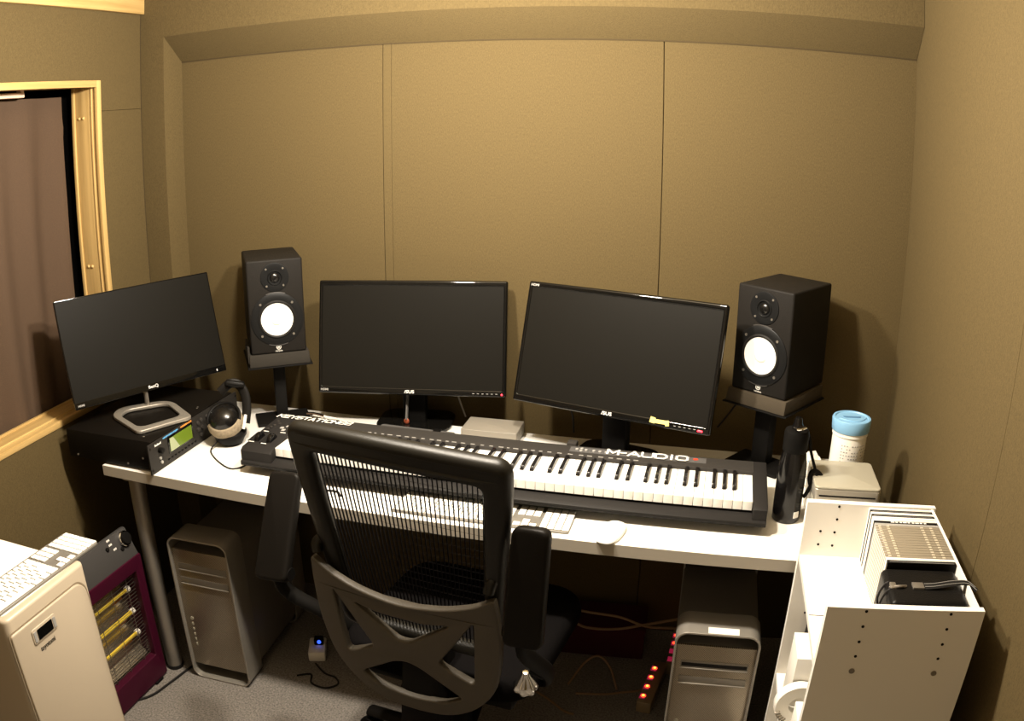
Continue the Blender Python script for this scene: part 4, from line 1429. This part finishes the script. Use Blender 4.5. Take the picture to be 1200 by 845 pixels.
# bow the back a little: the middle of the top rim lies further from the desk
RBi = RB.inverted()
for v in bf.bm.verts:
    q = RBi @ v.co
    q.z += 0.008 - 0.20 * q.x * q.x
    q.y += -0.10 * q.x * q.x
    v.co = RB @ q
bf.build('back_frame', M['chair_plastic'], ch)
g = G()
NS = 37
for i in range(NS):
    u = (i + 0.5) / NS * 2 - 1
    pts = []
    for k in range(13):
        v = 0.326 - k * (0.326 + 0.115) / 12
        hw = 0.155 + 0.028 * max(0.0, min(1.0, (v + 0.11) / 0.43))
        x = u * hw
        pts.append(RB @ Vector((x, v - 0.10 * x * x, 0.004 - 0.20 * x * x)))
    g.tube(pts, 0.0, flat=(0.0028, 0.0010), seg=6, smooth=0)
for k in range(22):
    v = 0.315 - k * 0.0195
    hw = 0.155 + 0.028 * max(0.0, min(1.0, (v + 0.11) / 0.43))
    pts = []
    for j in range(9):
        x = (j / 4 - 1) * hw
        pts.append(RB @ Vector((x, v - 0.10 * x * x, 0.004 - 0.20 * x * x)))
    g.tube(pts, 0.00035, seg=4, smooth=0)
g.build('mesh_back', M['mesh'], ch)

# lower support shell with the X cut-outs
XB = Matrix.Translation((-0.008, -0.232, 0.62)) @ Matrix.Rotation(0.12, 4, 'X') @ FRONT
xo = [(-0.2162, 0.09), (-0.2109, 0.138), (-0.1696, 0.112), (-0.106, 0.09), (0.0, 0.074), (0.106, 0.09), (0.1696, 0.112), (0.2109, 0.138), (0.2162, 0.09), (0.2184, -0.03), (0.1972, -0.135), (0.1459, -0.2), (0.0859, -0.233), (0.0, -0.241), (-0.0859, -0.233), (-0.1459, -0.2), (-0.1972, -0.135), (-0.2184, -0.03)]
ht_ = [(-0.1145, 0.049), (-0.053, 0.038), (0.053, 0.038), (0.1145, 0.049), (0.0148, -0.026), (-0.0148, -0.026)]
hl_ = [(-0.1654, 0.07), (-0.0763, -0.068), (-0.1544, -0.111)]
hr_ = [(0.1654, 0.07), (0.1544, -0.111), (0.0763, -0.068)]
hb_ = [(-0.1264, -0.164), (-0.0318, -0.096), (0.0, -0.086), (0.0318, -0.096), (0.1264, -0.164), (0.0801, -0.191), (0.0, -0.199), (-0.0801, -0.191)]
xs = G().plate([rloop(xo, [0.02, 0.012, 0.02, 0.03, 0.05, 0.03, 0.02, 0.012, 0.02, 0.06, 0.05, 0.05, 0.05, 0.05, 0.05, 0.05, 0.05, 0.06], 4),
                rloop(ht_, 0.012, 4), rloop(hl_, 0.014, 4), rloop(hr_, 0.014, 4), rloop(hb_, [0.014, 0.03, 0.02, 0.03, 0.014, 0.03, 0.03, 0.03], 4)], 0.020, XB, bevel=0.005)
XBi = XB.inverted()
for v in xs.bm.verts:
    q = XBi @ v.co
    q.z += 0.012 - 0.30 * q.x * q.x
    v.co = XB @ q
sup = xs.build('lumbar_frame', M['chair_x'], ch)
g = G()
for s in (-1, 1):
    g.tube([XB @ Vector((s * 0.196, 0.145, -0.002)), XB @ Vector((s * 0.200, 0.165, -0.012)), RB @ Vector((s * 0.196, 0.10, -0.004))], 0.012, smooth=4, seg=10)
build_each(g, 'bracket', M['chair_plastic'], sup)

# seat
G().prism(rrect(-0.245, -0.18, 0.245, 0.28, 0.09, 8), 0.07, Matrix.Translation((0, 0, 0.412)), bevel=0.028).build('seat', M['seat'], ch, sharp=60)
G().box((0.40, 0.36, 0.03), (0, 0.03, 0.398), bevel=0.01).build('seat_pan', M['black'], ch)
g = G()
g.box((0.10, 0.10, 0.30), (0, -0.165, 0.42), (R(-10), 0, 0), bevel=0.02)
g.box((0.16, 0.26, 0.05), (0, -0.04, 0.365), bevel=0.015)
g.build('tilt_mechanism', M['black'], ch)
# chrome height knob beside the seat
lv = G().tube([(0.235, -0.06, 0.43), (0.262, -0.14, 0.50), (0.246, -0.182, 0.545)], 0.006)
lvo = lv.build('height_lever', M['black'], ch)
g = G()
KM = TR((0.244, -0.187, 0.523), (R(14), 0, R(20)))
g.lathe([(0.0, 0.026), (0.006, 0.025), (0.010, 0.012), (0.021, -0.010), (0.0265, -0.022), (0.025, -0.031), (0.015, -0.036), (0.0, -0.036)], seg=56)
for v in g.bm.verts:
    if 0.001 < abs(v.co.x) + abs(v.co.y):
        a = math.atan2(v.co.y, v.co.x)
        k = 1 + 0.07 * math.cos(7 * a)
        v.co.x *= k; v.co.y *= k
    v.co = KM @ v.co
g.build('chrome_knob', M['chrome'], lvo)


# flip-up armrests, both folded upward
Ci = (Matrix.Translation((-0.195, -1.838, 0)) @ Matrix.Rotation(CA, 4, 'Z')).inverted()


def arm(bottom, top, w, s):
    b = Ci @ Vector(bottom)
    t_ = Ci @ Vector(top)
    ax = (t_ - b)
    L = ax.length
    ay = ax.normalized()
    axx = Vector((1, 0, 0))
    axx = (axx - ay * axx.dot(ay)).normalized()
    az = axx.cross(ay)
    mt = Matrix.Translation(b) @ Matrix((axx, ay, az)).transposed().to_4x4()
    pd = G().prism(rloop([(-w / 2, 0.0), (w / 2, 0.004), (w / 2 - 0.002, L), (-w / 2 + 0.006, L - 0.004)], 0.02, 6), 0.028, mt @ Matrix.Translation((0, 0, -0.014)), bevel=0.008).build('armrest', M['black_soft'], ch)
    g = G()
    mid = b + ay * 0.05
    g.tube([mid + Vector((0, 0.014, 0)), b + Vector((-s * 0.01, 0.03, -0.03)), Vector((s * 0.275, -0.14, 0.52)), Vector((s * 0.24, -0.05, 0.42)), Vector((s * 0.16, 0.0, 0.395))], 0.0, flat=(0.020, 0.012), seg=12)
    g.build('arm_bracket', M['black'], pd)
    G().cyl(0.016, 0.03, b + Vector((-s * 0.03, 0.02, 0.02)), (0, PI / 2, 0), seg=20).build('pivot', M['black'], pd)


arm((0.030, -2.165, 0.684), (0.036, -2.128, 0.932), 0.080, 1)
arm((-0.588, -2.005, 0.634), (-0.584, -1.880, 0.860), 0.092, -1)
# base
gl = G().cyl(0.028, 0.26, (0, 0.0, 0.235), seg=24).build('gas_lift', M['black'], ch)
hub = G().lathe([(0.0, 0.135), (0.04, 0.13), (0.05, 0.10), (0.045, 0.06), (0.0, 0.06)]).build('base_hub', M['black'], ch)
for k in range(5):
    a = R(-90 + 36 + 72 * k + 12)
    c, s = math.cos(a), math.sin(a)
    lg = G()
    lg.tube([(0.03 * c, 0.03 * s, 0.098), (0.16 * c, 0.16 * s, 0.090), (0.30 * c, 0.30 * s, 0.072)], 0.0, flat=(0.022, 0.015), seg=12)
    lo_ = lg.build('base_leg', M['black_soft'], ch)
    w_ = G()
    for q in (-1, 1):
        w_.cyl(0.027, 0.016, (0.30 * c - q * 0.015 * s, 0.30 * s + q * 0.015 * c, 0.027), (PI / 2, 0, a), seg=22, bevel=0.003)
    w_.cyl(0.008, 0.04, (0.30 * c, 0.30 * s, 0.045), seg=12)
    w_.build('caster', M['black'], lo_)


# ================================================================== UNDER THE DESK
def power_strip(label, a, b, n, dim=False):
    a = Vector(a); b = Vector(b)
    d = b - a
    o = thing('power_strip', label, 'power strip', a, math.atan2(d.y, d.x), 'lit power strips under the desk')
    L = d.length
    G().span((0, -0.022, 0), (L, 0.022, 0.040), bevel=0.003).build('body', M['strip'], o)
    for k in range(n):
        x = 0.030 + k * (L - 0.05) / (n - 0.5)
        sw = G().span((x - 0.012, 0.002, 0.040), (x + 0.012, 0.020, 0.0425), bevel=0.001).build('switch', M['led_dim'], o)
        G().ball(0.008, (x, 0.009, 0.0425), (1, 1, 0.35), seg=16).build('lamp', M['led_red'] if not dim or k > n - 3 else M['led_dim'], sw)
        if not dim:
            G().ball(0.004, (x, 0.009, 0.0448), (1, 1, 0.35), seg=12).build('glow', M['led_core'], sw)
    return o


power_strip('power strip with four glowing red switches beside the labelled tower', (0.258, -1.515, 0), (0.292, -1.300, 0), 4)
power_strip('power strip with dim red switches half hidden by the labelled tower', (0.330, -1.315, 0), (0.345, -1.110, 0), 4, True)
for lab, pts in (('tan cable sagging in an upper curve under the desk', [(-0.075, -1.36, 0.275), (-0.051, -1.35, 0.264), (0.04, -1.35, 0.239), (0.153, -1.35, 0.230), (0.235, -1.35, 0.205), (0.330, -1.34, 0.200)]),
                 ('tan cable sagging in a lower curve under the desk', [(-0.075, -1.36, 0.270), (-0.040, -1.345, 0.250), (0.028, -1.345, 0.187), (0.080, -1.345, 0.175), (0.156, -1.345, 0.183), (0.235, -1.345, 0.208), (0.330, -1.345, 0.238)])):
    tag(G().tube(pts, 0.0042, smooth=8).build('hanging_cable', M['cable_tan']), lab, 'cable', 'tan cables under the desk')
bx = thing('storage_box', 'low dark wine box against the wall under the desk', 'box', (0.07, -1.18, 0.0), 0.02)
G().box((0.32, 0.14, 0.110), (0, 0, 0.055), bevel=0.004).build('body', M['crate'], bx)
G().box((0.326, 0.146, 0.018), (0, 0, 0.111), bevel=0.004).build('lid', M['crate'], bx)
for lab, pts in (('thin brown cord looping over the floor under the desk', [(0.02, -1.42, 0.004), (0.06, -1.36, 0.05), (0.10, -1.35, 0.075), (0.14, -1.37, 0.05), (0.17, -1.42, 0.004)]),
                 ('thin brown cord trailing along the floor beside the glowing strip', [(0.05, -1.46, 0.004), (0.13, -1.45, 0.004), (0.19, -1.43, 0.004), (0.25, -1.40, 0.004), (0.265, -1.30, 0.004)]),
                 ('thin brown cord trailing on the floor from the chair', [(-0.09, -1.46, 0.004), (-0.03, -1.50, 0.004), (0.03, -1.55, 0.004), (0.06, -1.56, 0.004)])):
    tag(G().tube(pts, 0.0035, smooth=8).build('floor_cord', M['cable_tan']), lab, 'cable', 'brown cords under the desk')
pl = thing('plug_adaptor', 'white plug adaptor with a blue light on the carpet', 'adaptor', (-0.785, -1.465, 0), R(20))
G().box((0.055, 0.09, 0.036), (0, 0, 0.018), bevel=0.005).build('body', M['label'], pl)
G().box((0.03, 0.03, 0.02), (0.006, 0.012, 0.046), bevel=0.003).build('plug', M['black'], pl)
G().ball(0.0065, (0.008, -0.003, 0.050), seg=14).build('blue_light', M['led_blue'], pl)
c = G().tube([(-0.76, -1.54, 0.02), (-0.72, -1.56, 0.004), (-0.68, -1.57, 0.004), (-0.66, -1.60, 0.004), (-0.69, -1.63, 0.004), (-0.74, -1.62, 0.004), (-0.76, -1.58, 0.004), (-0.80, -1.60, 0.004)], 0.0032, smooth=8).build('floor_cord', M['cable_black'])
tag(c, 'black cord looped on the carpet by the plug adaptor', 'cable')

# ================================================================== CDS AND WALLET IN THE BOOKCASE
BM = Matrix.Translation((0.5616, -2.2532, 0)) @ Matrix.Rotation(-0.0099, 4, 'Z')
ZS = 0.763
cdx = 0.207            # centre of the cases across the shelf
y = BD - PT - 0.0015
kinds = ['paper', 'black', 'paper', 'black', 'paper', 'paper', 'title', 'grey'] + ['clear'] * 13 + ['paper', 'black']
cdm = {'paper': M['paper'], 'black': M['leather'], 'grey': M['grey_ink'], 'title': M['leather'], 'clear': M['cd_clear']}
proto = {}
spine_m = M['cd_ridge']
ncount = {}
order = ['first', 'second', 'third', 'fourth', 'fifth', 'sixth', 'seventh', 'eighth', 'ninth', 'tenth', 'eleventh', 'twelfth', 'thirteenth']
for i, kd in enumerate(kinds):
    th = 0.0102
    y -= th
    k = ncount.get(kd, 0)
    ncount[kd] = k + 1
    nm = {'paper': 'white card disc sleeve', 'black': 'black-edged disc case', 'grey': 'grey disc case', 'title': 'black disc case with white title', 'clear': 'clear disc case'}[kd]
    lab = ('%s in the bookcase row, %s of its colour from the desk' % (nm, order[k])) if kd in ('paper', 'clear', 'black') else nm + ' in the bookcase row'
    wloc = BM @ Vector((cdx, y, ZS))
    if kd in proto:
        copy_tree(proto[kd], wloc, -0.0099, lab)
        continue
    o = thing('disc_case', lab, 'disc case', wloc, -0.0099, 'disc cases in the bookcase')
    proto[kd] = o
    G().span((-0.0705, 0.0004, 0), (0.0705, th - 0.0004, 0.124), bevel=0.0006, seg=1).build('case', cdm[kd], o)
    if kd == 'clear':
        r_ = G()
        for xx in (-0.062, -0.044, 0.030, 0.050):
            r_.box((0.006, th * 0.55, 0.0008), (xx, th / 2, 0.1242))
        r_.build('hinge_rib', M['cd_ridge'], o)
        G().span((-0.0709, 0.0025, 0.002), (-0.0703, th - 0.003, 0.122)).build('spine_card', M['paper'], o)
    elif kd == 'title':
        r_ = G()
        for q in range(9):
            r_.box((0.0055 if q % 3 else 0.008, 0.004, 0.0004), (-0.03 + 0.009 * q, th / 2, 0.1242))
        r_.build('title_print', M['white_ink'], o)
    else:
        G().span((-0.0660, 0.0025, 0.1238), (0.0660, 0.0035, 0.1244)).build('spine_line', M['cd_ridge'] if kd != 'black' else M['grey_ink'], o)
yw = y - 0.004
wl = thing('disc_wallet', 'black zipped disc wallet with a wrist strap in the bookcase', 'disc wallet', BM @ Vector((0.196, yw - 0.064, ZS + 0.0)), -0.0099)
G().box((0.152, 0.126, 0.116), (0.004, 0.002, 0.058), bevel=0.012, seg=4).build('cover', M['leather'], wl)
g = G()
for yy in (-0.012, 0.012):
    g.tube([(-0.070, yy, 0.050), (-0.080, yy, 0.080), (-0.070, yy, 0.1100), (-0.05, yy, 0.1135), (0.05, yy, 0.1135), (0.072, yy, 0.1090)], 0.0022)
g.build('zip', M['kb_case'], wl)
g = G().tube([(-0.01, -0.004, 0.1160), (0.02, -0.006, 0.1200), (0.055, -0.002, 0.1240), (0.085, 0.0, 0.1240), (0.104, -0.012, 0.1160)], 0.0, flat=(0.009, 0.0022), seg=10)
g.build('wrist_strap', M['rubber'], wl)
g = G()
for q in (-0.005, 0.005):
    g.tube([(0.0, -0.005 + q, 0.1205), (0.02, -0.006 + q, 0.1228), (0.055, -0.002 + q, 0.1268), (0.085, q, 0.1268), (0.102, -0.011 + q, 0.1200)], 0.0006, seg=5)
g.build('stitching', M['grey_ink'], wl)
G().box((0.022, 0.020, 0.006), (-0.012, -0.004, 0.1170), bevel=0.001).build('buckle', M['alu_side'], wl)
g = G().box((0.012, 0.02, 0.006), (-0.06, -0.004, 0.1160), bevel=0.002)
g.tube([(-0.066, -0.004, 0.1120), (-0.05, -0.012, 0.1200), (-0.035, -0.004, 0.1160)], 0.003)
g.build('zip_pull', M['steel'], wl)

# lower compartment
ca = thing('white_carton', 'plain white carton standing inside the bookcase under its shelf', 'carton', BM @ Vector((0.100, 0.300, 0.44)), 0)
G().box((0.17, 0.10, 0.158), (0, 0, 0.079), bevel=0.001).build('carton_body', M['paper'], ca)
g = G()
for r_ in range(5):
    for c_ in range(3):
        g.box((0.0006, 0.008, 0.003), (-0.0852, -0.045 + 0.012 * c_, 0.05 - 0.008 * r_))
g.build('small_print', mat('pale_print', (0.60, 0.50, 0.30), 0.6), ca)
rl = thing('cable_spool', 'white cable spool inside the bookcase in front of the carton', 'spool', BM @ Vector((0.034, 0.232, 0.44)), R(6))
g = G()
g.lathe([(0.022, -0.012), (0.050, -0.012), (0.052, -0.009), (0.052, 0.009), (0.050, 0.012), (0.022, 0.012), (0.022, -0.012)], (0, 0, 0.0525), (PI / 2, 0, 0), 44)
g.build('spool_body', M['apple_white'], rl)
g = G()
for k in range(5):
    a = R(200 + k * 9)
    g.box((0.012, 0.030, 0.002), (0.047 * math.cos(a), 0, 0.0525 + 0.047 * math.sin(a)), (0, -a, 0))
g.build('rib', M['white_edge'], rl)
ca2 = thing('white_box', 'small white box standing in front of the cable spool', 'box', BM @ Vector((0.07, 0.11, 0.44)), 0)
G().box((0.11, 0.10, 0.115), (0, 0, 0.0575), bevel=0.002).build('box_body', M['paper'], ca2)
wc = thing('cable_bundle', 'tangled white cable with black ties inside the bookcase', 'cable', BM @ Vector((0.12, 0.235, 0.44)), 0)
g = G()
rng = random.Random(11)
for k in range(5):
    a0 = rng.uniform(0, 6)
    g.tube([(0.045 * math.cos(a0 + i * 0.9) * rng.uniform(0.7, 1.1), 0.028 * math.sin(a0 + i * 0.9), 0.06 + 0.045 * math.sin(a0 * 2 + i * 0.8) + 0.006 * k) for i in range(7)], 0.0035, closed=True, smooth=5)
g.tube([(0, 0, 0.004), (0.01, 0.0, 0.05)], 0.004, smooth=0)
g.build('cord', M['cable_white'], wc)
g = G()
for x, z in ((-0.03, 0.10), (0.0, 0.085), (0.025, 0.07)):
    g.box((0.012, 0.016, 0.006), (x, -0.03, z), (0, R(30), 0), bevel=0.001)
build_each(g, 'tie', M['black'], wc)
pn = thing('marker_pen', 'dark marker pen leaning inside the bookcase by its far panel', 'pen', BM @ Vector((0.050, 0.385, 0.44)), 0)
G().tube([(0, 0, 0.006), (-0.002, 0.004, 0.10), (0.010, 0.008, 0.235)], 0.0062, smooth=2, seg=12).build('barrel', M['kb_panel'], pn)
G().ball(0.0068, (0, 0, 0.006), seg=12).build('cap_end', M['black'], pn)
